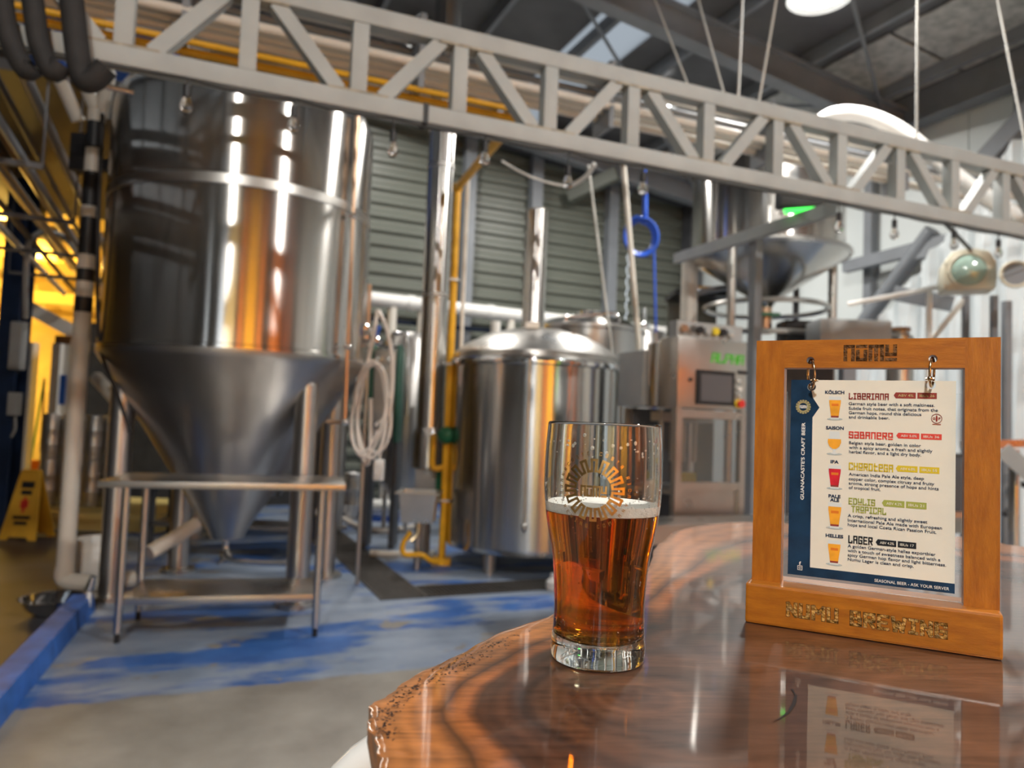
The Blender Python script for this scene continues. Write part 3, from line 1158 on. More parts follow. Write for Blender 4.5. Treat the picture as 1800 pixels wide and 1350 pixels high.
for (y0, y1) in ((215, 262), (303, 363), (383, 448), (473, 495), (522, 549)):
    build('black_band', B().cyl(Vector((pb.x, pb.y, zat(y1))), Vector((pb.x, pb.y, zat(y0))), .0575, 20), 'black', t)
build('bracket', B().box(Vector((pb.x, pb.y, zat(270))) - RT * .09, (.1, .1, .26), (RT, FH, Z)).box(Vector((pb.x, pb.y, zat(285))) + FH * .06, (.24, .06, .08), (RT, FH, Z)), 'black', t, smooth=False)
for i, (x0, y0, x1, y1) in enumerate(((110, 150, 138, 213), (150, 150, 172, 200), (192, 130, 178, 205))):
    build('vent_pipe', B().tube([at(x0 - 40, y0 - 75, bd - .25), at(x0, y0, bd - .05), at(x1, y1, bd + .05)], .045, 12), 'white_pvc',
          label=['white slanting vent pipe, leftmost of three under the truss', 'white slanting vent pipe, middle of three under the truss', 'white slanting vent pipe next to the banded drain pipe'][i], cat='pipe', group='slanting vent pipes')
# slanting white pipe between drain pipe and tank leg
build('vent_pipe', B().tube([at(170, 665, 5.6), at(222, 722, 5.2)], .05, 12), 'white_pvc', label='short cream pipe slanting down beside the tank cone on the left', cat='pipe')
# black cable hanging next to the drain pipe
build('hanging_cable', B().tube(smooth_path([at(180, 200, 4.7), at(172, 430, 4.7), at(175, 600, 4.7), at(205, 690, 4.7), at(230, 760, 4.7)], 6), .012, 8), 'black_rubber', label='thin black cable hanging between drain pipe and tank', cat='cable')

p = gp(168, 1022)
t = thing('bucket', 'white plastic bucket on the floor beside the drain pipe', 'bucket', p)
build('pail', B().lathe(p, [(.001, .005), (.125, .005), (.13, 0), (.145, .28), (.158, .285), (.158, .31), (.15, .31), (.14, .02), (.001, .02)], 28), 'white_plastic', t)
build('rim_band', B().lathe(p, [(.146, .23), (.153, .23), (.153, .245), (.147, .245)], 28), 'white_plastic', t)

p = gp(92, 1080)
t = thing('steel_bowl', 'shallow stainless bowl on the dark floor by the kerb', 'bowl', p)
build('bowl', B().lathe(p, [(.001, .004), (.09, 0), (.15, .05), (.18, .10), (.185, .102), (.175, .098), (.14, .05), (.08, .012), (.001, .01)], 32), 'chrome', t)
p = p + RT * .20 + FH * .02
t = thing('floor_tap', 'small steel tap standing beside the bowl', 'tap', p)
build('post', B().cyl(p, p + Z * .16, .014, 10), 'white_plastic', t)
build('handle', B().tube([p + Z * .15, p + Z * .23 + RT * .02], [.03, .018], 10), 'chrome', t)

# wet floor sign
p = gp(48, 946)
t = thing('wet_floor_sign', 'yellow folding wet floor sign standing by the dark column', 'sign', p)
for s_ in (-1, 1):
    b0 = p - FH * (.14 * s_)
    tp = p + Z * .62
    bb = B()
    o1 = b0
    prs = [(-.17, 0), (-.10, 0), (-.08, .03), (.08, .03), (.10, 0), (.17, 0), (.095, .62), (-.095, .62)]
    pts = [o1 + RT * x + (tp - b0) * (zz / .62) for (x, zz) in prs]
    pn = build('panel', bb.prism(pts, -FH * (.012 * s_)), 'yellow_sign', t, smooth=False)
    if s_ == 1:
        nn = -FH * .0135
        f_ = lambda x, zz: o1 + RT * x + (tp - b0) * (zz / .62) + nn
        for (x0, x1, z0, z1, m) in ((-.06, .06, .47, .53, 'black'), (-.05, .05, .41, .45, 'black'), (-.035, .035, .29, .36, 'red'), (-.012, .012, .25, .39, 'red'), (-.08, .08, .19, .22, 'black'), (-.06, .06, .14, .17, 'black')):
            build('print', B().poly([f_(x0, z0), f_(x1, z0), f_(x1, z1), f_(x0, z1)]), m, pn, smooth=False)
build('hinge', B().cyl(p + Z * .625 - RT * .09, p + Z * .625 + RT * .09, .015, 10), 'yellow_sign', t)

# platform with two rows of kegs
pf = gp(120, 935)
t = thing('keg_platform', 'low pale platform carrying the kegs on the left', 'platform', pf)
cpl = loc(8.25, -4.45)
build('deck', B().box(cpl + Z * .15, (1.9, 1.5, .06), (RT, FH, Z)), 'yellow_wall', t, smooth=False)
build('skirt', B().box(cpl + Z * .06, (1.84, 1.44, .12), (RT, FH, Z)), 'yellow_wall', t, smooth=False)


def keg(p, h, r, label, group):
    t = thing('keg', label, 'keg', p, group)
    build('body', B().lathe(p, [(.001, .03), (r * .8, .03), (r * .97, .07), (r, .10), (r, h * .30), (r * 1.03, h * .32), (r, h * .34), (r, h * .64), (r * 1.03, h * .66), (r, h * .68), (r, h - .10), (r * .95, h - .06), (r * .6, h - .035), (.001, h - .03)], 24), 'keg', t)
    build('chime', B().lathe(p, [(r * .9, h - .06), (r * .93, h - .005), (r * .9, h), (r * .86, h - .005), (r * .86, h - .05)], 24), 'keg', t)
    build('foot_ring', B().lathe(p, [(r * .9, .06), (r * .93, .005), (r * .9, 0), (r * .86, .005), (r * .86, .05)], 24), 'keg', t)
    build('valve', B().cyl(p + Z * (h - .04), p + Z * (h - .005), .03, 12), 'steel_dull', t)
    return t


k0 = None
kx = [84, 122, 160, 198]
names = ['leftmost', 'second from the left', 'third from the left', 'rightmost']
for row in (0, 1):
    for i, x in enumerate(kx):
        g = at(x, 886, 8.05)
        p = Vector((g.x, g.y, .18 + row * .49))
        lab = 'slim steel keg, %s in the %s row on the platform' % (names[i], ('lower', 'upper')[row])
        if k0 is None:
            k0 = keg(p, .488, .112, lab, 'kegs stacked on the platform')
        else:
            dup(k0, p, lab)

# dark blue column with electrical boxes
pc = gp(16, 960)
t = thing('steel_column', 'dark blue painted steel column at the left edge', 'column', pc)
pc = gp(0, 932)
t.location = pc
WM[t.name] = Matrix.Translation(pc)
ax = (RT, FH, Z)
build('flange', B().box(pc + Z * 1.75 - FH * .09, (.20, .015, 3.5), ax), 'blue_column', t, smooth=False)
build('flange', B().box(pc + Z * 1.75 + FH * .09, (.20, .015, 3.5), ax), 'blue_column', t, smooth=False)
build('web', B().box(pc + Z * 1.75, (.012, .18, 3.5), ax), 'blue_column', t, smooth=False)
cd_ = pc.dot(FH)
for i, (x, y0, y1) in enumerate(((32, 566, 650), (26, 690, 730))):
    q0, q1 = at(x, y0, cd_ - .15), at(x, y1, cd_ - .15)
    t = thing('junction_box', ['larger grey electrical box high on the blue column', 'smaller grey electrical box low on the blue column'][i], 'electrical box', q1)
    build('casing', B().box((q0 + q1) / 2, (.12 if i == 0 else .09, .09, (q0 - q1).length), ax), 'grey_box', t, bevel=.006)
    build('cover', B().box((q0 + q1) / 2 - FH * .048, (.10 if i == 0 else .07, .006, (q0 - q1).length - .04), ax), 'grey_box', t, smooth=False)
    build('gland', B().cyl(q1 - Z * .03, q1, .015, 8), 'black', t)
build('conduit', B().tube(smooth_path([at(45, 560, 6.2), at(46, 470, 6.2), at(52, 425, 6.2), at(75, 408, 6.3), at(110, 415, 6.5), at(140, 450, 6.8)], 6), .022, 10), 'grey_box', label='grey bent conduit curving over beside the blue column', cat='conduit')
build('drain_hose', B().tube(smooth_path([at(26, 726, cd_ - .15), at(27, 752, cd_ - .15), at(20, 768, cd_ - .12)], 5), .012, 8), 'grey_box', label='short grey cable under the lower electrical box', cat='cable')
# white door frame beyond
zt_ = at(97, 590, 9.0).z
t = thing('door_frame', 'white door frame leading to the yellow back room', 'door frame', Vector((*at(98, 880, 9.0).xy, 0)))
f0 = Vector((*at(50, 700, 9.0).xy, 0))
f1 = Vector((*at(98, 700, 9.0).xy, 0))
build('jamb', B().box(f1 + Z * 1.0, (.10, .12, 2.0), ax), 'white_plastic', t, smooth=False)
build('jamb', B().box(f0 + Z * 1.0, (.10, .12, 2.0), ax), 'white_plastic', t, smooth=False)
build('lintel', B().bar(at(50, 540, 9.0), at(142, 590, 9.2), .12, .16), 'white_plastic', t, smooth=False)
q = at(111, 608, 9.05)
build('plaque', B().box(q, (.20, .02, .25), ax), 'cardboard', label='brown cardboard plaque hung beside the door frame', cat='sign', smooth=False)
q = gp(122, 905)
wp = at(112, 640, 9.12)
build('cabinet', B().box(Vector((wp.x, wp.y, 1.0)) + RT * .09, (.22, .2, 2.0), ax), 'white_plastic', label='tall white locker right of the door frame', cat='locker', smooth=False, bevel=.006)
q = at(108, 685, 8.98)
build('notice', B().box(q, (.09, .01, .36), ax), 'blue_plastic', label='narrow blue notice fixed on the white locker', cat='notice', smooth=False)
# brooms against the yellow wall
for i, (x0, y0, x1, y1, m, lab) in enumerate(((78, 665, 50, 800, 'green', 'green handled broom leaning in the doorway'), (78, 665, 75, 790, 'red', 'red and brown handled mop leaning in the doorway'))):
    a_, b_ = at(x0, y0, 10.2), at(x1, y1, 10.2)
    b_ = Vector((b_.x, b_.y, .12))
    t = thing('broom', lab, 'broom', b_)
    build('handle', B().tube([a_, b_], .014, 8), 'green_handle' if i == 0 else 'cardboard', t)
    build('head', B().box(b_ - Z * .05, (.15, .08, .14), ax), 'red', t, smooth=False)
q = at(50, 812, 9.6)
t = thing('mop_bucket', 'orange mop bucket behind the wet floor sign', 'bucket', Vector((q.x, q.y, 0)))
build('pail', B().lathe(Vector((q.x, q.y, 0)), [(.001, .01), (.14, 0), (.18, .4), (.17, .4), (.13, .02), (.001, .02)], 20), 'orange', t)
build('wringer', B().box(Vector((q.x, q.y, .46)), (.2, .16, .14), ax), 'orange', t, smooth=False)

# ------------------------------------------------------------------ mezzanine, pipes and blue drums at the top left
t = thing('mezzanine', 'dark steel mezzanine deck in the upper left corner', 'mezzanine', Vector((-2.6, 9.0, 3.5)))
build('deck', B().mm((-6, 6.2, 3.62), (-.55, 10.6, 3.70)), 'dark_beam', t, smooth=False)
for u in (-.6, -1.7, -2.9, -4.2):
    build('joist', B().bar((u, 6.2, 3.50), (u, 10.6, 3.50), .09, .22), 'dark_beam', t, smooth=False)
pal = ['grey_beam', 'cardboard', 'steel_dull', 'dark_beam', 'white_pvc', 'grey_beam', 'dark_beam', 'steel_dull', 'cardboard', 'grey_beam']
for i in range(10):
    u = -.86 - .13 * (i % 5) - .06 * (i // 5)
    z_ = 2.58 + .30 * (i // 5) + .05 * ((i * 3) % 4)
    build('overhead_pipe', B().tube([(u, 3.2, z_ + .02 * i), (u, 10.4, z_ + .03 * (i % 3))], .022 + .006 * (i % 3), 10), pal[i],
          label='thin overhead pipe running away under the dark mezzanine', cat='pipe', group='pipes under the mezzanine')
for i in range(4):
    u = -1.0
    v = 4.6 + i * 1.3
    build('pipe_hanger', B().bar((-.75, v, 2.52), (-1.6, v, 2.52), .03, .03).bar((-.75, v, 2.52), (-.75, v, 3.6), .012, .012).bar((-1.6, v, 2.52), (-1.6, v, 3.6), .012, .012), 'dark_beam',
          label='steel trapeze hanger carrying the left overhead pipes', cat='hanger', group='pipe hangers', smooth=False)
for i, (x, y, d_, lab) in enumerate(((268, 168, 6.9, 'blue plastic drum behind the top of the tank'), (98, 40, 7.6, 'blue plastic drum high in the upper left corner'))):
    q = at(x, y, d_)
    p = Vector((q.x, q.y, 3.70))
    r = .36 if i == 0 else .3
    h = q.z + .45 - 3.70 if i == 0 else max(.5, q.z - 3.6)
    t = thing('blue_drum', lab, 'drum', p, 'blue drums')
    build('body', B().lathe(p, [(.001, 0), (r, 0), (r, h * .3), (r * 1.04, h * .33), (r, h * .36), (r, h * .62), (r * 1.04, h * .65), (r, h * .68), (r, h - .05), (r * .9, h), (.001, h)], 28), 'blue_plastic', t)
    build('bung', B().cyl(p + Z * h + RT * .15, p + Z * (h + .03) + RT * .15, .04, 10), 'black', t)
q = at(176, 40, 7.4)
build('paper_carton', B().box(q, (.24, .2, .4), ax), 'white_plastic', label='pale carton on the mezzanine seen behind the truss', cat='carton', smooth=False)

# thick black insulated hoses hanging in the corner
for i, pts in enumerate((((2, -60), (6, 20), (22, 80), (45, 122), (58, 118)), ((50, -60), (60, 20), (70, 80), (92, 126), (108, 112)), ((118, -60), (128, 20), (136, 90), (146, 138), (165, 140), (188, 118)))):
    build('insulated_hose', B().tube(smooth_path([at(x, y, 2.62 + .03 * i) for (x, y) in pts], 6), .037 if i < 2 else .042, 16), 'black_rubber',
          label=['thick black insulated hose, leftmost of the three in the corner', 'thick black insulated hose, middle of the three in the corner', 'thick black insulated hose with open end, rightmost of the three'][i], cat='hose', group='black insulated hoses')
build('hose_rail', B().tube([at(40, 118, 2.75), at(235, 163, 2.95)], .012, 8), 'steel_dull', label='thin steel rail holding the black hoses', cat='rail')

# ------------------------------------------------------------------ roof truss across the picture
ta = radians(68.5)
TD = FH * cos(ta) + RT * sin(ta)
bay = .456
q1 = at(432, 160, 3.0)
q4 = at(972, 262, 3.0 + 3 * bay * cos(ta))
z0 = (q1.z + q4.z) / 2
T0 = Vector((q1.x, q1.y, 0)) - TD * bay          # station n = 0 on the floor plan
TZ = z0


def ts(nn, z_=0.0):
    return T0 + TD * (bay * nn) + Z * (TZ + z_)


HT, CHD, CW = .468, .080, .075
truss = thing('lattice_truss', 'long light grey steel lattice truss crossing the top of the picture', 'truss', ts(5))
n0, n1 = -3, 15
build('bottom_chord', B().bar(ts(n0, CHD / 2), ts(n1, CHD / 2), CW, CHD), 'truss_paint', truss, bevel=.006)
build('top_chord', B().bar(ts(n0, HT - CHD / 2), ts(n1, HT - CHD / 2), CW, CHD), 'truss_paint', truss, bevel=.006)
for n_ in range(n0, n1 + 1):
    build('vertical', B().bar(ts(n_, CHD), ts(n_, HT - CHD), .07, .07, up=TD), 'truss_paint', truss, bevel=.005)
    s_ = .075
    if n_ < n1:
        if n_ % 2 == 0:
            build('diagonal', B().bar(ts(n_ + .23, CHD - .004), ts(n_ + .80, HT - CHD + .004), .062, .062, up=TD), 'truss_paint', truss, smooth=False)
        else:
            build('diagonal', B().bar(ts(n_ + .22, HT - CHD + .004), ts(n_ + .82, CHD - .004), .062, .062, up=TD), 'truss_paint', truss, smooth=False)
    if n_ % 2 == 1:
        build('weld_seam', B().box(ts(n_ + .05, HT - CHD), (.26, .0765, .012), (TD, TD.cross(Z), Z)), 'weld_stain', truss, smooth=False)
    else:
        build('weld_seam', B().box(ts(n_, CHD), (.26, .0765, .010), (TD, TD.cross(Z), Z)), 'weld_stain', truss, smooth=False)
fr_n = (TD.cross(Z)).normalized()
if fr_n.dot(FH) > 0:
    fr_n = -fr_n          # toward the photographer
build('cable_tie', B().box(ts(2.66, CHD / 2), (.022, CW + .01, CHD + .01), (TD, fr_n, Z)), 'black', truss, smooth=False)

# wires that hang the truss from the roof
for i, (n_, ux, uy, dd) in enumerate(((5.75, 1165, 35, 4.6), (6.25, 1222, -20, 4.9), (6.45, 1306, -20, 5.2), (6.75, 1368, -20, 4.2), (9.35, 1613, -20, 5.0), (11.6, 1750, -20, 5.0))):
    p0 = ts(n_, HT)
    p1 = at(ux, uy, dd)
    d_ = (p1 - p0)
    kk = 1.0
    while (p0 + d_ * kk).z < roof_z((p0 + d_ * kk).x) - .1 and kk < 6:
        kk += .02
    build('hanger_wire', B().tube([p0, p0 + d_ * kk], .007, 6), 'rope', label=['pale hanger wire slanting to the roof, leftmost of the six', 'second pale hanger wire from the left, leaning left', 'third hanger wire from the left, nearly upright', 'fourth hanger wire, braided and leaning right', 'upright hanger wire over the white wall', 'hanger wire in the top right corner'][i], cat='wire', group='truss hanger wires')

# string of clear bulbs under the truss
bp_ = [(327, 187, 0), (515, 222, 1.4), (690, 265, 2.3), (852, 281, 3.3), (998, 322, 4.2), (1130, 333, 5.1), (1475, 400, 7.9), (1572, 412, 8.8), (1677, 430, 9.9), (1755, 445, 10.9)]
blb = []
for i, (x, y, _n) in enumerate(bp_):
    best = min(range(0, 1400), key=lambda s: abs(((lambda v: (900 + FPX * v.dot(R2) / v.dot(FW)))(ts(s / 100.0, -.1) - CAM)) - x))
    dist = (ts(best / 100.0)).dot(FH) - .0
    q = at(x, y, dist - .045)
    blb.append(q)
    t = thing('string_bulb', 'clear hanging bulb, %s from the left under the truss' % ['first', 'second', 'third', 'fourth', 'fifth', 'sixth', 'seventh', 'eighth', 'ninth', 'tenth'][i], 'bulb', q, 'bulbs of the string lights')
    build('bulb', B().lathe(q, [(.001, -.03), (.012, -.028), (.022, -.015), (.025, 0), (.020, .018), (.013, .034), (.012, .042)], 16), 'bulb_glass', t)
    build('filament', B().tube([q + Z * .03, q - Z * .002], .003, 6), 'brass_ring', t)
    build('socket', B().cyl(q + Z * .038, q + Z * .085, .015, 12), 'black', t)
    cq_ = Vector((q.x, q.y, TZ - .012))
    build('drop_wire', B().tube([q + Z * .083, cq_], .004, 6), 'wire', t)
cpts = []
prev = ts(-2, -.01) + fr_n * .05
for q in blb:
    e = Vector((q.x, q.y, TZ - .012))
    cpts += arc(prev, e, .015, 6)[:-1]
    prev = e
cpts += arc(prev, ts(13, -.01) + fr_n * .05, .02, 6)
build('light_string', B().tube(cpts, .005, 6), 'wire', label='black cable of the string lights under the truss', cat='cable')
# ------------------------------------------------------------------ pipe rack behind the truss
pd = FH * cos(radians(68)) + RT * sin(radians(68))
rk = [(26, .024, 'steel_dull', -1.2, 5.4), (50, .026, 'steel_dull', -1.4, 5.8), (70, .022, 'grey_beam', -1.4, 6.0), (88, .028, 'white_pvc', -1.5, 6.2), (103, .022, 'white_pvc', -1.6, 4.2), (118, .030, 'white_pvc', -1.6, 6.4), (136, .018, 'yellow_gas', -1.6, .98), (153, .022, 'yellow_gas', -1.7, 1.02)]
lbs = ['uppermost grey', 'second from the top grey', 'third from the top dark grey', 'fourth from the top cream', 'fifth from the top cream', 'thick cream lower', 'upper yellow gas', 'lowest yellow gas']
for i, (y, r, m, s0, s1) in enumerate(rk):
    p = at(632, y, 4.05 + .08 * (i % 3))
    build('rack_pipe', B().tube([p + pd * s0 * 1.25, p + pd * s1], r, 12), m, label=lbs[i] + ' pipe of the rack behind the truss', cat='pipe', group='pipes of the overhead rack')
for i, s_ in enumerate((-.9, .35, 1.6, 2.9, 4.2)):
    p = at(632, 40, 4.13) + pd * s_
    build('rack_hanger', B().box(p - Z * .13, (.035, .22, .44), (pd, pd.cross(Z), Z)), 'grey_beam', label='grey hanger bracket of the overhead pipe rack', cat='hanger', group='rack hangers', smooth=False)

# ------------------------------------------------------------------ yellow gas riser
pg = gp(776, 992)
gd = pg.dot(FH)
elb = at(803, 330, gd)
elb = Vector((pg.x, pg.y, elb.z))
st_ = at(905, 212, 4.55)
t = thing('gas_riser', 'yellow gas pipe rising from the floor to the overhead rack', 'pipe', pg)
build('riser', B().tube([pg + Z * .03, elb], .032, 14), 'yellow_gas', t)
build('slanting_run', B().tube([elb, elb + (st_ - elb) * 1.0], .034, 14), 'yellow_gas', t)
build('elbow', B().ball(elb, .05), 'yellow_gas', t)
build('base', B().box(pg + Z * .03, (.16, .12, .06), ax), 'yellow_gas', t, smooth=False)
for y in (492, 640, 880):
    q = Vector((pg.x, pg.y, at(790, y, gd).z))
    build('clip', B().box(q, (.10, .08, .02), ax), 'steel_dull', t, smooth=False)
q = Vector((pg.x, pg.y, at(783, 765, gd).z))
build('regulator', B().ball(q - FH * .05, .085, (1, .8, .9)), 'green', t)
q2 = Vector((pg.x, pg.y, at(783, 820, gd).z))
build('loop', B().tube(smooth_path([q - RT * .11, q - RT * .12 - Z * .2, q2 - RT * .1 - Z * .02, q2], 5), .026, 10), 'yellow_gas', t)
q = pg + RT * .09 + FH * .03
t = build('conduit', B().tube([q + Z * .55, Vector((q.x, q.y, elb.z + .1))], .017, 8), 'white_pvc', label='thin pale conduit running beside the yellow gas pipe', cat='conduit')
# ------------------------------------------------------------------ tall flue with burner
fb = at(752, 822, 6.75)
fc = Vector((fb.x, fb.y, 0))
zz = lambda x, y, d_: at(x, y, d_).z
t = thing('flue_stack', 'tall stainless flue pipe rising past the truss to the roof', 'flue', fc + Z * zz(752, 822, 6.75))
build('stack', B().cyl(fc + Z * zz(752, 760, 6.75), fc + Z * (roof_z(fc.x) - .06), .122, 32), 'steel', t)
for y in (520, 295, 232):
    build('joint_band', B().lathe(fc + Z * zz(770, y, 6.75), [(.122, -.02), (.127, -.015), (.127, .015), (.122, .02)], 32), 'steel_dull', t)
build('boot', B().lathe(fc, [(.145, zz(752, 822, 6.75)), (.148, zz(752, 765, 6.75)), (.124, zz(752, 752, 6.75))], 32), 'steel', t)
fz = zz(752, 822, 6.75)
t = thing('burner_stand', 'grey burner housing under the tall flue pipe', 'burner', fc)
build('housing', B().box(fc + Z * (fz - .12), (.20, .2, .26), ax), 'grey_box', t, bevel=.01)
build('post', B().cyl(fc, fc + Z * (fz - .22), .05, 16), 'grey_box', t)
build('lever', B().cyl(fc + RT * .12 - FH * .1 + Z * (fz - .25), fc + RT * .12 - FH * .1 + Z * fz, .035, 12), 'green', t)
# square sink in front
sp = at(737, 890, 6.25)
t = thing('wall_sink', 'small square stainless sink on a pedestal below the flue', 'sink', Vector((sp.x, sp.y, 0)))
bb = B()
w2, d2 = .15, .15
c0 = Vector((sp.x, sp.y, 0))
zt_, zb_ = zz(737, 863, 6.25), zz(737, 916, 6.25)
k = 0
ring = lambda w_, d_, z_: [c0 + RT * (sx * w_) + FH * (sy * d_) + Z * z_ for (sx, sy) in ((-1, -1), (1, -1), (1, 1), (-1, 1))]
prof = [ring(w2 - .02, d2 - .02, zb_), ring(w2, d2, zt_ - .02), ring(w2 + .03, d2 + .03, zt_ - .015), ring(w2 + .03, d2 + .03, zt_), ring(w2 - .015, d2 - .015, zt_), ring(w2 - .035, d2 - .035, zb_ + .02)]
for r_ in prof:
    bb.v += r_
bb.f.append([3, 2, 1, 0])
for i in range(len(prof) - 1):
    for j in range(4):
        bb.f.append([i * 4 + j, i * 4 + (j + 1) % 4, i * 4 + 4 + (j + 1) % 4, i * 4 + 4 + j])
bb.f.append([20, 21, 22, 23])
build('basin', bb, 'steel_dull', t, smooth=False)
build('pedestal', B().tube([c0, c0 + Z * zb_], .03, 12), 'steel_dull', t)
build('drain_tail', B().tube(smooth_path([c0 + Z * zb_ - FH * .03, c0 + Z * (zb_ - .1) - FH * .04, c0 + Z * (zb_ - .16) - RT * .05 - FH * .06], 4), .02, 8), 'brass_ring', t)
build('yellow_hose', B().tube(smooth_path([at(722, 935, 6.15), at(708, 958, 6.15), at(712, 975, 6.15), at(740, 975, 6.15), at(756, 985, 6.2), at(770, 990, 6.3)], 6), .022, 10), 'yellow_gas', label='short yellow hose looping under the square sink', cat='hose')
build('white_hose', B().tube(smooth_path([gp(650, 980) + Z * .04, gp(690, 980) + Z * .03, gp(735, 978) + Z * .03, gp(765, 982) + Z * .04], 5), .03, 10), 'white_pvc', label='pale hose end lying on the floor before the sink', cat='hose')
build('grey_hose', B().tube(smooth_path([at(560, 900, 6.6), gp(590, 912) + Z * .05, gp(630, 930) + Z * .03, gp(680, 938) + Z * .03, gp(735, 928) + Z * .03], 6), .03, 10), 'clear_hose', label='long pale hose sagging across the floor by the drain', cat='hose')

# ------------------------------------------------------------------ brew kettle
KF, KR_ = 6.72, None
kc = at(936, 800, KF)
kc = Vector((kc.x, kc.y, 0))
R = .765
t = thing('brew_kettle', 'round stainless brew kettle with domed lid behind the beer glass', 'kettle', kc)
zb_, zr = .16, 1.74
build('body', B().lathe(kc, [(.001, zb_ + .02), (R - .06, zb_), (R - .01, zb_ + .02), (R, zb_ + .06), (R, zb_ + .07), (R, .9), (R, zr - .01), (R, zr)], 96), 'steel', t)
build('rim', B().lathe(kc, [(R, zr - .01), (R + .035, zr), (R + .04, zr + .03), (R + .03, zr + .05), (R, zr + .06)], 96), 'chrome', t)
build('lid', B().lathe(kc, [(R, zr + .05), (R - .01, zr + .11), (R - .10, zr + .19), (R * .62, zr + .29), (R * .35, zr + .35), (.001, zr + .38)], 96), 'steel_dull', t)
sc_ = at(940, 480, KF)
s0 = Vector((sc_.x, sc_.y, 0))
ztop = zz(941, 371, KF)
build('stack', B().lathe(s0, [(.118, zr + .33), (.105, zr + .40), (.105, ztop), (.098, ztop), (.098, ztop - .3)], 32), 'steel', t)
for a_ in (-.6, .55, 2.0, 3.6):
    p = kc + (RT * sin(a_) - FH * cos(a_)) * (R - .16)
    build('leg', B().cyl(p, p + Z * (zb_ + .02), .055, 16), 'steel_dull', t)
p0 = kc - FH * (R + .035) - RT * .06
p0 = kc + (RT * sin(-.09) - FH * cos(-.09)) * (R + .03)
rod = build('gauge_rod', B().tube([p0 + Z * .42, p0 + Z * (zr + .09)], .011, 8), 'steel_dull', t)
build('gauge_cock', B().ball(p0 + Z * .42, .025, (1, 1, 1.6)).ball(p0 + Z * (zr + .06), .03), 'steel_dull', rod)
build('lid_bracket', B().box(kc - FH * .3 - RT * .05 + Z * (zr + .36), (.12, .10, .05), ax), 'steel_dull', t, smooth=False)
hb = kc + RT * .30 - FH * .30 + Z * (zr + .30)
build('lid_handle', B().torus(hb, RT, .07, .012, 16, 8, 0, pi), 'chrome', t)
# column of a pressure fitting behind the lid
q = at(870, 600, 7.4)
t = thing('relief_valve', 'white and steel relief valve standing left of the kettle stack', 'valve', Vector((q.x, q.y, 1.8)))
build('stem', B().cyl(Vector((q.x, q.y, 1.8)), q + Z * .2, .05, 14), 'white_plastic', t)
build('side_port', B().cyl(q - Z * .02, q - RT * .12 - Z * .02, .03, 10), 'chrome', t)
# second kettle behind
c2 = at(1030, 700, 9.1)
c2 = Vector((c2.x, c2.y, 0))
zt2 = zz(1030, 588, 9.1)
t = thing('hot_water_tank', 'second stainless vessel with shallow lid behind the brew kettle', 'tank', c2)
build('body', B().lathe(c2, [(.001, .3), (.66, .3), (.68, .36), (.68, zt2), (.71, zt2 + .01), (.71, zt2 + .05), (.67, zt2 + .06)], 64), 'steel_soft', t)
build('lid', B().lathe(c2, [(.67, zt2 + .06), (.5, zt2 + .16), (.25, zt2 + .21), (.001, zt2 + .22)], 64), 'steel', t)
for a_ in (.5, 2.1, 3.7, 5.2):
    p = c2 + Vector((cos(a_), sin(a_), 0)) * .5
    build('leg', B().cyl(p, p + Z * .32, .05, 12), 'steel_dull', t)
build('manway', B().cyl(c2 - FH * .1 + Z * (zt2 + .17), c2 - FH * .1 + Z * (zt2 + .27), .14, 20), 'chrome', t)
pp = [at(992, 566, 8.6), at(996, 556, 8.6), at(1083, 550, 8.6), at(1088, 560, 8.6), at(1088, 640, 8.6)]
build('wash_pipe', B().tube(pp, .022, 10), 'chrome', label='thin steel wash pipe bent over the second vessel', cat='pipe')
c3 = at(1130, 640, 10.4)
c3 = Vector((c3.x, c3.y, 0))
zt3 = zz(1130, 598, 10.4)
t = thing('buffer_tank', 'small stainless vessel half hidden behind the control cabinet', 'tank', c3)
build('body', B().lathe(c3, [(.001, .25), (.45, .25), (.45, zt3), (.40, zt3 + .08), (.2, zt3 + .14), (.001, zt3 + .15)], 48), 'steel_soft', t)
build('valve_head', B().ball(c3 + Z * (zt3 + .2), .09).cyl(c3 + Z * (zt3 + .1), c3 + Z * (zt3 + .45), .03, 10), 'chrome', t)
for a_ in (.5, 2.6, 4.7):
    p = c3 + Vector((cos(a_), sin(a_), 0)) * .36
    build('leg', B().cyl(p, p + Z * .28, .035, 12), 'steel_dull', t)

# white header pipe along the back wall, with drops
PW = lambda x, y, off=.35: on_plane(x, y, Vector((0, VB - off, 0)), Vector((0, 1, 0)))
a_, b_ = PW(640, 524, .55), PW(1215, 590, .55)
t = thing('header_pipe', 'thick white header pipe running along the corrugated wall', 'pipe', (a_ + b_) / 2)
build('pipe', B().tube([a_, b_], .10, 20), 'white_plastic', t)
for f in (.12, .34, .62, .83):
    q = a_.lerp(b_, f)
    build('collar', B().tube([q - UDIR * .05, q + UDIR * .05], .112, 20), 'white_plastic', t)
for x in (682, 727, 870):
    f = (x - 640) / 575.
    q = a_.lerp(b_, f)
    build('drop_pipe', B().tube([q, Vector((q.x, q.y, 0))], .065, 14), 'white_pvc', t)
a2, b2 = PW(640, 560), PW(1215, 615)
build('dark_conduit', B().tube([a2, b2], .035, 10), 'blue_column', label='dark conduit running just under the white header pipe', cat='conduit')

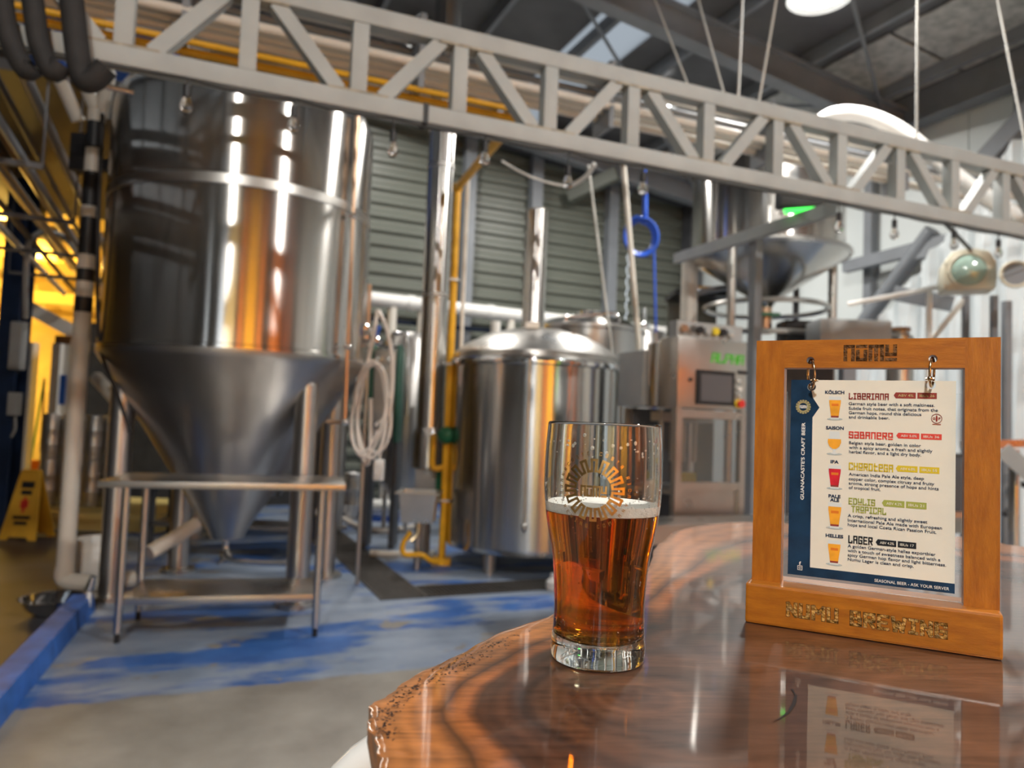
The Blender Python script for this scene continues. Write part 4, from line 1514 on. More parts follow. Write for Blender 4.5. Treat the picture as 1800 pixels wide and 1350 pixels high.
# left-over steel vessels and hoses between the fermenter and the flue
c4 = at(712, 800, 8.4)
c4 = Vector((c4.x, c4.y, 0))
zt4 = zz(705, 600, 8.4)
t = thing('small_vessel', 'narrow steel vessel standing behind the coiled hose', 'tank', c4)
build('body', B().lathe(c4, [(.001, .35), (.15, .36), (.28, .55), (.28, zt4), (.22, zt4 + .08), (.001, zt4 + .12)], 40), 'steel_soft', t)
for a_ in (.4, 2.5, 4.6):
    p = c4 + Vector((cos(a_), sin(a_), 0)) * .22
    build('leg', B().cyl(p, p + Z * .5, .025, 10), 'steel_dull', t)
build('side_pipe', B().tube([at(690, 585, 8.0), at(712, 585, 8.0), at(716, 592, 8.0), at(716, 730, 8.0)], .02, 10), 'chrome', t)
c5 = at(676, 760, 7.3)
c5 = Vector((c5.x, c5.y, 0))
t = thing('heat_exchanger', 'dark green framed heat exchanger behind the coiled hose', 'heat exchanger', c5)
zt5 = zz(676, 612, 7.3)
build('plate_stack', B().box(c5 + Z * (zt5 - .45), (.20, .3, .84), ax), 'steel_dull', t, smooth=False)
build('end_plate', B().box(c5 + Z * (zt5 - .45) - RT * .13, (.035, .36, .95), ax), 'green_tank', t, bevel=.005)
build('end_plate', B().box(c5 + Z * (zt5 - .45) + RT * .13, (.035, .36, .95), ax), 'green_tank', t, bevel=.005)
build('top_bar', B().tube([c5 + Z * zt5 - RT * .16, c5 + Z * zt5 + RT * .16], .03, 12), 'chrome', t)
build('foot', B().box(c5 + Z * ((zt5 - .92) / 2) - RT * .13, (.05, .3, zt5 - .92), ax), 'dark_beam', t, smooth=False)
build('foot', B().box(c5 + Z * ((zt5 - .92) / 2) + RT * .13, (.05, .3, zt5 - .92), ax), 'dark_beam', t, smooth=False)
for (dx, dz) in ((-.05, -.12), (.05, -.12), (-.05, -.75), (.05, -.75)):
    p = c5 + Z * (zt5 + dz) - FH * .15 + RT * dx
    build('port', B().tube([p, p - FH * .08], .028, 12), 'chrome', t)
# valve cluster beside the fermenter shell
vc = at(645, 590, 5.6)
t = thing('valve_cluster', 'cluster of polished valves and fittings beside the tank shell', 'valves', vc)
build('manifold', B().tube([at(622, 600, 5.6), at(672, 602, 5.6)], .022, 12), 'chrome', t)
for (x, y, r) in ((628, 582, .035), (640, 576, .04), (652, 584, .035), (634, 604, .03), (648, 606, .035), (660, 598, .03), (643, 592, .03)):
    q = at(x, y, 5.55)
    build('fitting', B().lathe(q, [(.001, -r), (r * .8, -r * .8), (r, -r * .3), (r * .7, 0), (r, r * .3), (r * .8, r * .8), (.001, r)], 14, axis=-FH), 'chrome', t)
build('blue_handle', B().tube([at(660, 590, 5.5), at(665, 572, 5.5)], .022, 10), 'blue_plastic', t)
build('inlet_pipe', B().tube([at(647, 576, 5.6), at(650, 500, 5.6)], .015, 10), 'copper', t)
build('support', B().tube([at(648, 604, 5.6), Vector((*at(648, 604, 5.6).xy, 0))], .016, 10), 'steel_dull', t)
# coiled transparent hose hanging there
pts = []
hc = at(652, 720, 5.35)
for i in range(150):
    a_ = tau * i / 36
    wob = 1 + .12 * sin(i * .37)
    pts.append(hc + RT * (sin(a_) * .125 * wob + .01 * sin(i * .11)) + Z * (-cos(a_) * .30 * wob - .02 * sin(i * .2)) - FH * (.0015 * i - .1))
t = thing('coiled_hose', 'long clear hose hanging in loops beside the fermenter', 'hose', hc - Z * .35)
build('coil', B().tube(pts, .0105, 8), 'clear_hose', t)
build('hanging_end', B().tube(smooth_path([at(665, 545, 5.4), at(680, 580, 5.4), at(690, 640, 5.4), at(684, 720, 5.4), at(660, 748, 5.4)], 6), .0135, 8), 'clear_hose', t)
build('hanging_end', B().tube(smooth_path([at(663, 545, 5.45), at(655, 600, 5.4), at(635, 690, 5.4), at(628, 770, 5.4), at(648, 815, 5.4), at(652, 700, 5.4)], 6), .0135, 8), 'clear_hose', t)
q = at(666, 826, 5.7)
t = thing('switch_box', 'white switch box hanging below the coiled hose', 'switch', q - Z * .09)
build('casing', B().box(q, (.075, .06, .16), ax), 'white_plastic', t, bevel=.01)
build('lead', B().tube([q + Z * .08, q + Z * .3 + RT * .02], .008, 8), 'clear_hose', t)
p = gp(618, 912)
k9 = keg(p, .56, .14, 'single steel keg on the floor right of the work bench', 'kegs on the floor')
build('yellow_post', B().cyl(p - RT * .17 - FH * .05, p - RT * .17 - FH * .05 + Z * .62, .02, 10), 'yellow_gas', label='short yellow post standing left of the single keg', cat='post')
# pump on the floor
pq = gp(672, 915)
t = thing('pump', 'steel transfer pump on a low blue base', 'pump', pq)
build('base', B().box(pq + Z * .03, (.4, .22, .06), ax), 'blue_plastic', t, smooth=False)
build('motor', B().tube([pq + Z * .17 - RT * .17, pq + Z * .17 + RT * .14], .085, 18), 'white_plastic', t)
build('pump_head', B().tube([pq + Z * .17 + RT * .14, pq + Z * .17 + RT * .24], .10, 18), 'chrome', t)
build('outlet', B().tube([pq + Z * .26 + RT * .19, pq + Z * .42 + RT * .19], .025, 10), 'chrome', t)
# dark tarpaulin-like support post behind
pq = gp(640, 905)
build('black_post', B().box(pq + Z * .5 + RT * .02, (.13, .1, 1.0), ax), 'black', label='black equipment post behind the coiled hose', cat='post', smooth=False)
build('back_rail', B().tube([gp(560, 905) + Z * .06 + FH * .5, gp(735, 905) + Z * .06 + FH * .5], .03, 10), 'steel_dull', label='low steel rail along the floor behind the pump', cat='rail')
# second bench far behind the cone
pb_ = gp(390, 975)
t = thing('low_rack', 'low dark steel rack standing behind the tank legs', 'rack', pb_ + FH * .15)
cb = pb_ + FH * .15
build('shelf', B().box(cb + Z * .60, (1.3, .4, .03), ax), 'steel_dull', t, smooth=False)
build('shelf', B().box(cb + Z * .25, (1.3, .4, .03), ax), 'steel_dull', t, smooth=False)
for sx in (-.62, .62):
    for sy in (-.18, .18):
        build('leg', B().box(cb + RT * sx + FH * sy + Z * .3, (.04, .04, .6), ax), 'dark_beam', t, smooth=False)

# ------------------------------------------------------------------ rope, pole, blue hose
build('white_pole', B().tube([at(1094, 268, 5.6), at(1122, 600, 5.6), Vector((*at(1122, 600, 5.6).xy, 0))], .022, 10), 'white_pvc', label='thin white pole hanging from the truss before the wall', cat='pole')
build('thin_rope', B().tube([at(1034, 290, 6.0), at(1076, 620, 6.0)], .010, 8), 'rope', label='thin slanting rope left of the white pole', cat='rope')
bc = at(1126, 418, 6.0)
t = thing('blue_air_hose', 'blue coiled air hose hanging before the corrugated wall', 'hose', bc - Z * .2)
pts = []
for i in range(120):
    a_ = tau * i / 30
    kr_ = .010 * (i / 30.0) - .018
    pts.append(bc + RT * (sin(a_) * (.115 + kr_)) + Z * (cos(a_) * (.145 + kr_)) - FH * (.012 * (i // 30) + .012 * ((i % 30) / 30)) + RT * .006 * sin(i * .21))
build('coil', B().tube(pts, .0125, 8), 'blue_hose', t)
build('drop', B().tube([at(1134, 340, 6.0), at(1134, 385, 6.0)], .022, 10).tube([at(1134, 285, 6.0), at(1134, 342, 6.0)], .009, 6), 'blue_hose', t)
build('lower_drop', B().tube([at(1149, 425, 6.0), at(1153, 595, 6.0), Vector((*at(1153, 595, 6.0).xy, 0))], .011, 8), 'blue_hose', t)
build('connector', B().cyl(at(1152, 585, 6.0), at(1152, 610, 6.0), .02, 10), 'chrome', t)
build('hanging_flex', B().tube(smooth_path([at(882, 283, 5.0), at(920, 305, 5.0), at(960, 320, 5.0), at(1000, 326, 5.0), at(1030, 310, 4.9), at(1045, 288, 4.8)], 6), [.008] * 18 + [.016] * 13, 8), 'white_plastic', label='thin white flexible tube sagging below the truss', cat='tube')
# grey duct beam fixed to the wall
build('slanting_beam', B().bar(PW(1000, 345, .25), PW(1085, 305, .9), .12, .20), 'clad', label='grey sheet duct jutting out from the corrugated wall', cat='duct', smooth=False)

# ------------------------------------------------------------------ control cabinet of the packaging machine
mf = 4.5
A0 = at(1190, 716, mf)
A0 = Vector((A0.x, A0.y, 0))
wdt = .535
zb_ = zz(1190, 716, mf)
ztp = zz(1190, 590, mf)
t = thing('filling_machine', 'stainless filling machine with touch screen and green lettering', 'machine', A0 + UDIR * wdt / 2)
dp = .56
build('cabinet', B().mm((A0.x, A0.y, zb_), (A0.x + wdt, A0.y + dp * .35, ztp)), 'steel_dull', t, bevel=.008)
yf = A0.y - .001
PM = lambda x, y: on_plane(x, y, Vector((0, yf, 0)), Vector((0, 1, 0)))


def fbox(name, x0, y0, x1, y1, m, par, th=.012, off=0.0, bevel=0.0):
    a_ = PM(x0, (y0))
    b_ = PM(x1, (y1))
    zc0, zc1 = PM((x0 + x1) / 2, y0).z, PM((x0 + x1) / 2, y1).z
    return build(name, B().mm((a_.x, yf - th - off, zc1), (b_.x, yf - off, zc0)), m, par, smooth=False, bevel=bevel)


sc_ = fbox('screen_bezel', 1224, 652, 1288, 712, 'black', t, .015)
fbox('screen', 1230, 659, 1283, 706, 'screen', sc_, .002, .015)
fbox('slot', 1297, 652, 1313, 658, 'black', t, .004)
q = PM(1213, 667)
build('cabinet_lock', B().tube([q, q - VDIR * .012], .012, 12), 'black', t)
for (y, m) in ((671, 'chrome'), (684, 'white_plastic'), (696, 'chrome')):
    q = PM(1298, y)
    build('push_button', B().tube([q, q - VDIR * .02], .013, 14), m, t)
q = PM(1298, 710)
build('emergency_plate', B().tube([q, q - VDIR * .008], .030, 18), 'yellow', t)
build('emergency_stop', B().tube([q - VDIR * .006, q - VDIR * .035], [.022, .026], 18), 'red', t)
qd, wdd = stroke_text('ALPHA', .62, .45)
o1, o2 = PM(1251, 637), PM(1305, 641)
sc = (o2.x - o1.x) / wdd
gb = put_strokes(B(), [[Vector((p.x + p.y * .12, p.y)) for p in q_] for q_ in qd], Vector((o1.x, yf, PM(1250, 636).z)), UDIR * sc, Z * sc * .8, -VDIR, .002)
build('green_lettering', gb, 'green_print', t, smooth=False)
# pneumatic strip on top
sx0, sx1 = A0.x - .0, A0.x + wdt * .95
build('valve_strip', B().mm((sx0, A0.y + .02, ztp), (sx1, A0.y + .10, ztp + .10)), 'grey_box', t, smooth=False)
for i, m in enumerate(('copper', 'chrome', 'black', 'grey_box', 'mustard_print', 'black', 'chrome')):
    q = Vector((sx0 + .04 + i * .06, A0.y + .02, ztp + .05))
    build('gauge', B().tube([q, q - VDIR * .03], .024 if m != 'yellow' else .026, 14), m, t)
# side cabinets receding to the back
build('side_cabinet', B().mm((A0.x - .0, A0.y + dp * .35 + .004, zb_ + .01), (A0.x + wdt * .8, A0.y + dp * .6, ztp - .02)), 'steel', t, bevel=.006)
build('rear_cabinet', B().mm((A0.x - .02, A0.y + dp * .6 + .01, zb_ + .01), (A0.x + wdt * .8, A0.y + dp * 1.15, ztp - .06)), 'grey_box', t, bevel=.006)
q = at(1094, 650, 5.15)
zq0, zq1 = zz(1094, 676, 5.15), zz(1094, 622, 5.15)
build('signal_tube', B().tube([Vector((q.x, q.y, zq0)), Vector((q.x, q.y, zq1))], .024, 14), 'lime', t)
build('signal_post', B().tube([Vector((q.x, q.y, 0)), Vector((q.x, q.y, zq0))], .012, 10), 'steel_dull', t)
# frame and guarded lower part
for (x, y) in ((0.02, 0.02), (wdt - .02, .02), (.02, dp), (wdt - .02, dp)):
    build('frame_post', B().mm((A0.x + x - .022, A0.y + y - .022, 0), (A0.x + x + .022, A0.y + y + .022, zb_)), 'steel_dull', t, smooth=False)
zl = [zb_ - .06, zz(1250, 865, mf), .25]
for z_ in zl:
    build('frame_rail', B().mm((A0.x + .02, A0.y, z_), (A0.x + wdt - .02, A0.y + .04, z_ + .05)), 'steel_dull', t, smooth=False)
build('guard_pane', B().mm((A0.x + .045, A0.y + .01, zl[1] + .05), (A0.x + wdt - .045, A0.y + .014, zl[0])), 'guard_glass', t, smooth=False)
build('deck_plate', B().mm((A0.x, A0.y + .05, zl[1] - .03), (A0.x + wdt, A0.y + dp, zl[1])), 'steel_dull', t, smooth=False)
build('back_panel', B().mm((A0.x + .03, A0.y + dp - .03, .3), (A0.x + wdt - .03, A0.y + dp - .02, zb_)), 'dark_beam', t, smooth=False)
for i in range(4):
    q = Vector((A0.x + .1 + i * .09, A0.y + .3, zl[1]))
    build('filler_tube', B().tube([q + Z * .16, q + Z * .5], .016, 10), 'steel_dull', t)
build('filler_head', B().mm((A0.x + .06, A0.y + .24, zl[1] + .42), (A0.x + wdt - .06, A0.y + .36, zl[1] + .48)), 'steel_dull', t, smooth=False)
q = PM(1228, 858)
build('yellow_guide', B().mm((q.x - .06, A0.y + .1, zl[1]), (q.x + .06, A0.y + .2, zl[1] + .10)), 'yellow', t, smooth=False)
build('lower_panel', B().mm((A0.x + .04, A0.y + .02, .28), (A0.x + wdt - .04, A0.y + .03, zl[1])), 'steel_dull', t, smooth=False)
# packing conveyor behind the table edge
cA = at(1110, 925, 4.3)
t = thing('conveyor', 'low steel conveyor in front of the filling machine', 'conveyor', Vector((A0.x, A0.y - .35, 0)))
zc = zz(1150, 920, 4.0)
build('bed', B().mm((A0.x - .75, A0.y - .45, zc - .10), (A0.x + 2.0, A0.y - .12, zc)), 'steel_dull', t, smooth=False)
for x in (-.65, .5, 1.8):
    for y in (-.40, -.17):
        build('leg', B().mm((A0.x + x - .02, A0.y + y - .02, 0), (A0.x + x + .02, A0.y + y + .02, zc - .1)), 'steel_dull', t, smooth=False)

# ------------------------------------------------------------------ elevated grain hopper on its stand
hcn = at(1347, 450, 6.5)
hc = Vector((hcn.x, hcn.y, 0))
hz = zz(1347, 452, 6.5)
t = thing('grain_hopper', 'elevated stainless hopper with shallow cone on a steel stand', 'hopper', hc)
RH = .685
build('drum', B().lathe(hc, [(RH - .04, hz + .04), (RH - .04, hz + .74), (RH - .07, hz + .80), (RH - .2, hz + .83)], 64), 'steel', t)
build('lid', B().lathe(hc, [(RH - .2, hz + .83), (RH * .4, hz + .92), (.001, hz + .95)], 48), 'steel_dull', t)
build('rim', B().lathe(hc, [(RH - .04, hz + .03), (RH + .02, hz + .02), (RH + .025, hz), (RH, hz - .02)], 64), 'steel_dull', t)
htip = zz(1360, 532, 6.5)
build('cone', B().lathe(hc, [(RH, hz - .01), (.12, htip + .03), (.09, htip), (.06, htip - .05)], 64), 'steel_plain', t)
build('outlet', B().cyl(hc + Z * (htip - .28), hc + Z * (htip + .0), .06, 20), 'copper', t)
build('gate', B().box(hc + Z * (htip - .12), (.2, .2, .03), ax), 'green', t, smooth=False)
q = hc + UDIR * 0
for (px_, r_, m) in ((1212, .075, 'white_pvc'), (1286, .035, 'steel_dull'), (1464, .04, 'steel_dull'), (1400, .03, 'dark_beam')):
    g = at(px_, 500, 6.5 + (.25 if px_ == 1212 else -.5 if px_ == 1286 else .1 if px_ == 1464 else .6))
    build('stand_post', B().cyl(Vector((g.x, g.y, 0)), Vector((g.x, g.y, hz + .01)), r_, 14), m, t)
for zz_ in (htip - .06, htip - .32):
    build('stand_ring', B().torus(hc + Z * zz_, Z, .52, .022, 40, 8), 'steel_dull', t)
# grey rail in front of the hopper running toward the viewer
g = at(1330, 405, 5.4)
build('hopper_rail', B().bar(at(1188, 455, 6.3), at(1476, 364, 4.55), .05, .085), 'truss_paint', label='grey angle rail passing in front of the hopper', cat='rail', smooth=False)
build('rail_post', B().bar(Vector((*g.xy, 0)), g, .07, .07), 'grey_beam', label='grey post under the hopper rail, right of the screen cabinet', cat='post', smooth=False)
q = at(1405, 352, 5.0)
t = thing('scale_display', 'black display box with green light bar under the truss', 'display', q - Z * .1)
build('casing', B().box(q + Z * .02, (.30, .12, .16), ax), 'black', t, bevel=.01)
build('light_bar', B().bar(at(1378, 372, 4.9), at(1434, 368, 4.9), .02, .03), 'green_led', t, smooth=False)
build('cable_end', B().ball(at(1374, 374, 4.9), .02), 'white_plastic', t)
# dark platform and conveyor parts below the hopper
q = at(1245, 505, 6.9)
t = thing('catwalk', 'dark catwalk with curved steel rail under the hopper', 'catwalk', Vector((q.x, q.y, 0)))
build('rail', B().tube(smooth_path([at(1207, 540, 6.8), at(1208, 522, 6.8), at(1225, 515, 6.8), at(1260, 508, 6.8), at(1290, 505, 6.8)], 5), .03, 10), 'grey_beam', t)
build('deck', B().box(q + Z * -.02 + FH * .4, (.55, .5, .05), ax), 'black', t, smooth=False)
build('panel', B().box(Vector((q.x, q.y, q.z / 2)) + FH * .62, (.5, .03, q.z), ax), 'clad', t, smooth=False)
build('trim_strip', B().box(q + Z * .03 + FH * .3, (.3, .3, .02), ax), 'yellow_gas', t, smooth=False)
q = at(1400, 590, 6.4)
t = thing('mill', 'dark grain mill standing under the hopper outlet', 'mill', Vector((q.x, q.y, 0)))
build('body', B().box(Vector((q.x, q.y, q.z / 2 - .05)), (.5, .4, q.z - .1), ax), 'dark_beam', t, bevel=.02)
build('throat', B().box(q + Z * .02, (.28, .24, .2), ax), 'black', t, bevel=.01)
build('motor', B().tube([q - RT * .4 - Z * .2, q - RT * .15 - Z * .2], .12, 16), 'grey_box', t)
q = at(1490, 590, 5.75)
t = thing('auger', 'grey auger conveyor rising behind the menu stand', 'conveyor', Vector((q.x, q.y, 0)))
build('chute', B().box(q, (.55, .3, .22), ax), 'grey_box', t, bevel=.02)
build('stand', B().box(Vector((q.x, q.y, q.z / 2)), (.1, .1, q.z), ax), 'grey_beam', t, smooth=False)
q = at(1582, 592, 5.8)
t = thing('standing_canister', 'short brown steel canister behind the menu stand', 'canister', Vector((q.x, q.y, 0)))
build('body', B().lathe(Vector((q.x, q.y, 0)), [(.001, 0), (.1, 0), (.1, q.z), (.07, q.z + .02), (.07, q.z + .04), (.001, q.z + .045)], 24), 'steel_dull', t)
build('cap', B().cyl(Vector((q.x, q.y, q.z + .04)), Vector((q.x, q.y, q.z + .07)), .075, 20), 'cardboard', t)

# ------------------------------------------------------------------ floodlight, duct and plastic sheet on the right
q = at(1705, 475, 5.2)
fx = (RT * .93 - FH * .36).normalized()
fn = Vector((-fx.y, fx.x, 0))
if fn.dot(FH) > 0:
    fn = -fn
t = thing('flood_lamp', 'cream flood lamp with round greenish glass under the truss', 'lamp', q - Z * .16)
prs = [(-.16, -.14), (.16, -.14), (.17, -.05), (.165, .06), (.12, .14), (.0, .165), (-.11, .14), (-.16, .06), (-.17, -.05)]
hs = build('housing', B().prism([q + fx * x + Z * z_ for (x, z_) in prs], -fn * .24), 'cream_lamp', t, bevel=.02)
build('glass', B().lathe(q - fx * .01 + fn * .003, [(.001, .03), (.06, .025), (.10, .012), (.118, -.003)], 32, axis=fn), 'lamp_glass', hs)
build('glass_ring', B().torus(q - fx * .01 + fn * .004, fn, .12, .010, 32, 8), 'cream_lamp', hs)
build('bracket', B().tube([q + Z * .15, ts(9.9, 0)], .014, 8), 'dark_beam', t)
q = at(1785, 482, 5.0)
t = thing('round_mirror', 'small round framed mirror at the right edge beside the lamp', 'mirror', q - Z * .07)
build('frame', B().torus(q, fn, .085, .012, 28, 8), 'cream_lamp', t)
build('face', B().lathe(q, [(.001, .002), (.08, 0)], 28, axis=fn), 'grey_beam', t)
dpts = [at(x, y, d_) for (x, y, d_) in ((1440, 215, 6.0), (1470, 200, 5.8), (1520, 203, 5.7), (1580, 228, 5.6), (1640, 275, 5.5), (1700, 325, 5.4), (1760, 365, 5.35), (1850, 425, 5.3))]
build('white_duct', B().tube(smooth_path(dpts, 6), .060, 18), 'white_plastic', label='white flexible duct arching behind the truss on the right', cat='duct')
# translucent sheeting wall hung in folds
sv = []
o0 = on_plane(1500, 600, Vector((UR - .9, 0, 0)), Vector((1, 0, 0)))
o1_ = on_plane(1900, 600, Vector((UR - .9, 0, 0)), Vector((1, 0, 0)))
bb = B()
nn_ = 60
for i in range(nn_ + 1):
    f = i / nn_
    p = o0.lerp(o1_, f)
    hgt = 2.2 + 2.0 * min(1, f * 1.3)
    for j in range(9):
        z_ = hgt * j / 8
        bb.v.append(Vector((p.x + .05 * sin(i * .9 + j * .25) + .03 * sin(i * 2.1 + 1 - j * .6), p.y, z_)))
for i in range(nn_):
    for j in range(8):
        k = i * 9 + j
        bb.f.append([k, k + 9, k + 10, k + 1])
build('plastic_curtain', bb, 'sheeting', label='white plastic sheet hanging in folds along the right wall', cat='curtain', fix=False)
# cream pipes and posts standing in front of the sheet
for i, (x, y0, y1, r, m, d_, lab) in enumerate(((1632, 508, 640, .022, 'white_plastic', 5.6, 'thin white upright pipe behind the top of the menu stand'), (1697, 520, 640, .03, 'grey_beam', 5.9, 'grey upright post below the flood lamp'),
                                       (1746, 520, 760, .03, 'grey_beam', 5.7, 'grey upright post just right of the menu stand corner'), (1768, 530, 940, .035, 'grey_beam', 5.4, 'thicker grey upright post right of the menu stand'))):
    g = at(x, y1, d_)
    build('upright_pipe', B().tube([Vector((g.x, g.y, 0)), Vector((g.x, g.y, zz(x, y0, d_)))], r, 10), m, label=lab, cat='post', group='upright posts on the right')
build('white_rail', B().tube([at(1490, 535, 5.8), at(1632, 508, 5.6), at(1700, 492, 5.5)], .02, 8), 'white_plastic', label='thin white rail running level behind the flood lamp', cat='rail')
build('grey_shelf_bar', B().bar(at(1570, 515, 6.2), at(1675, 535, 6.0), .05, .12), 'grey_beam', label='grey steel bar fixed below the white rail', cat='bar', smooth=False)
build('slanting_strut', B().tube([at(1697, 524, 5.9), at(1610, 632, 5.95)], .022, 8), 'white_pvc', label='pale slanting strut below the flood lamp', cat='strut')
build('black_hose', B().tube(smooth_path([at(1765, 905, 5.0), at(1778, 890, 5.0), at(1775, 860, 5.0), at(1790, 850, 5.0), at(1810, 856, 5.0)], 6), .02, 8), 'black_rubber', label='black hose hooked on the machine right of the menu stand', cat='hose')
g = at(1775, 800, 4.7)
t = thing('labelling_machine', 'grey machine with slanted arm right of the menu stand', 'machine', Vector((g.x, g.y, 0)))
build('arm', B().bar(at(1762, 790, 4.7), at(1830, 850, 4.6), .10, .10), 'grey_box', t, smooth=False)
build('column', B().tube([Vector((*at(1783, 870, 4.8).xy, 0)), at(1783, 790, 4.8)], .035, 12), 'chrome', t)
build('top_rail', B().bar(at(1690, 782, 4.9), at(1850, 778, 4.9), .04, .05), 'steel_dull', t, smooth=False)
build('cross_rail', B().bar(at(1640, 905, 4.9), at(1700, 905, 4.9), .04, .04), 'steel_dull', t, smooth=False)
build('side_box', B().box(at(1660, 860, 5.1), (.2, .3, .5), ax), 'dark_beam', t, bevel=.01)

# ------------------------------------------------------------------ live edge table
ZT = CH - .160
edge_px = [(1800, 960), (1740, 948), (1640, 938), (1500, 925), (1380, 919), (1300, 917), (1241, 921), (1191, 933), (1170, 946), (1154, 962), (1142, 988), (1125, 1008), (1090, 1026), (1040, 1048), (972, 1078), (900, 1104), (830, 1136), (760, 1171), (700, 1206), (668, 1228), (651, 1243), (648, 1262), (654, 1285), (660, 1318), (672, 1352)]
outl = [gp(x, y, ZT) for (x, y) in edge_px]
# the far right side and the near side lie outside the picture
e0 = outl[0]
outl = [loc(.05, 1.45, ZT), loc(.55, 1.55, ZT), loc(.95, 1.35, ZT), loc(1.10, 1.05, ZT)] + outl
outl += [loc(.27, -.04 - .03, ZT), loc(.18, -.05, ZT), loc(.08, .02, ZT), loc(-.02, .2, ZT), loc(-.1, .6, ZT), loc(-.08, 1.1, ZT)]
outl = smooth_path(outl + [outl[0]], 5)[:-1]
random.seed(4)
jag = []
for i, p in enumerate(outl):
    j = .0016 * sin(i * .6) + .0007 * sin(i * 1.9 + 1)
    c_ = loc(.5, .7, ZT)
    d_ = (p - c_).normalized()
    jag.append(p + d_ * j)
outl = jag
cen = loc(.50, .55, ZT)


def seg_dist(p, a, b_):
    ab = b_ - a
    t_ = max(0, min(1, (p - a).dot(ab) / max(1e-12, ab.length_squared)))
    return (a + ab * t_ - p).length


tt = thing('live_edge_table', 'glossy live edge wooden table top in the foreground', 'table', Vector((cen.x, cen.y, 0)))
# slab: rings from the outline inward so that the growth bands follow the edge
N = len(outl)
rows = [0, .008] + [.02 + .98 * (k / 34.0) ** 1.35 for k in range(35)]
bb = B()
ringv = []
bb.v += [p - Z * .055 + (cen - p).normalized() * .03 for p in outl]
ringv += [0.0] * N
bb.v += [p - Z * .030 + (p - cen).normalized() * (-.007 + .003 * sin(i * .8)) for i, p in enumerate(outl)]
ringv += [0.0] * N
bb.v += [p - Z * .010 + (p - cen).normalized() * (-.001 + .0012 * sin(i * .9)) for i, p in enumerate(outl)]
ringv += [0.0] * N
bb.v += [p - Z * .0006 for p in outl]
ringv += [0.0] * N
for r_ in rows[1:-1]:
    for p in outl:
        q = p.lerp(cen, r_)
        bb.v.append(Vector((q.x, q.y, ZT)))
        ringv.append(0.0)
M = 4 + len(rows) - 2
for i in range(M - 1):
    for j in range(N):
        j2 = (j + 1) % N
        bb.f.append([i * N + j, i * N + j2, (i + 1) * N + j2, (i + 1) * N + j])
bb.v.append(Vector((cen.x, cen.y, ZT)))
ringv.append(0)
for j in range(N):
    bb.f.append([(M - 1) * N + j, (M - 1) * N + (j + 1) % N, len(bb.v) - 1])
bb.f.append([j for j in range(N)][::-1])
slab = build('slab', bb, 'slab', tt)
hw1, hw2 = gp(1010, 1240, ZT), gp(1600, 1250, ZT)
KNOTS = [(gp(1250, 1130, ZT), .035), (gp(1345, 1158, ZT), .03)]
HEARTS = [(gp(1110, 1225, ZT), 1.0), (gp(1430, 1060, ZT), .9), (gp(1700, 1240, ZT), .9), (loc(.7, .9, ZT), 1.0)]
att = slab.data.attributes.new('ring', 'FLOAT', 'POINT')
inv = WM[slab.name]
for i, v in enumerate(slab.data.vertices):
    p = inv @ v.co
    p.z = ZT
    dmin = min(seg_dist(p, outl[k], outl[(k + 1) % N]) for k in range(N))
    Dm = min((p - c_).length * k_ for (c_, k_) in HEARTS)
    rv = dmin / (dmin + Dm + 1e-6)
    for (kp, kr) in KNOTS:
        wk = math.exp(-((p - kp).length / kr) ** 2)
        rv = rv * (1 - wk) + .56 * wk
    att.data[i].value = rv
for (x, y) in ((1100, 1120), (1750, 1050)):
    pass
cc = loc(.55, .62, 0)
build('pedestal', B().lathe(cc, [(.30, 0), (.30, .03), (.06, .06), (.05, .5), (.05, ZT - .10), (.22, ZT - .056)], 28), 'black', tt)
ck = [gp(x, y, ZT + .0004) for (x, y) in ((1392, 1211), (1399, 1222), (1396, 1236), (1386, 1252), (1372, 1262), (1360, 1268))]
cb = B()
for i in range(len(ck) - 1):
    wv = .0011 * (1 - abs(i - 2) * .28)
    wv2 = .0011 * (1 - abs(i + 1 - 2) * .28)
    s_ = (ck[i + 1] - ck[i]).cross(Z).normalized()
    cb.poly([ck[i] - s_ * wv, ck[i + 1] - s_ * wv2, ck[i + 1] + s_ * wv2, ck[i] + s_ * wv])
build('crack', cb, 'black', tt, smooth=False)
# worm pits along the left edge
pb_ = B()
rr = random.Random(3)
for i in range(380):
    k = rr.uniform(0, 1)
    base = [(905, 1106), (830, 1140), (760, 1175), (700, 1212), (662, 1250), (668, 1290)]
    s_ = k * (len(base) - 1)
    i0 = min(int(s_), len(base) - 2)
    f = s_ - i0
    x = base[i0][0] * (1 - f) + base[i0 + 1][0] * f + rr.gauss(10, 9)
    y = base[i0][1] * (1 - f) + base[i0 + 1][1] * f + abs(rr.gauss(8, 8))
    g = gp(x, y, ZT + .0003)
    r_ = rr.uniform(.0002, .00075)
    pb_.poly([g + RT * (r_ * 1.3 * cos(tau * k2 / 6)) + FH * (r_ * sin(tau * k2 / 6)) for k2 in range(6)])
build('worm_pits', pb_, 'black', tt, smooth=False, kind='stuff', fix=False)


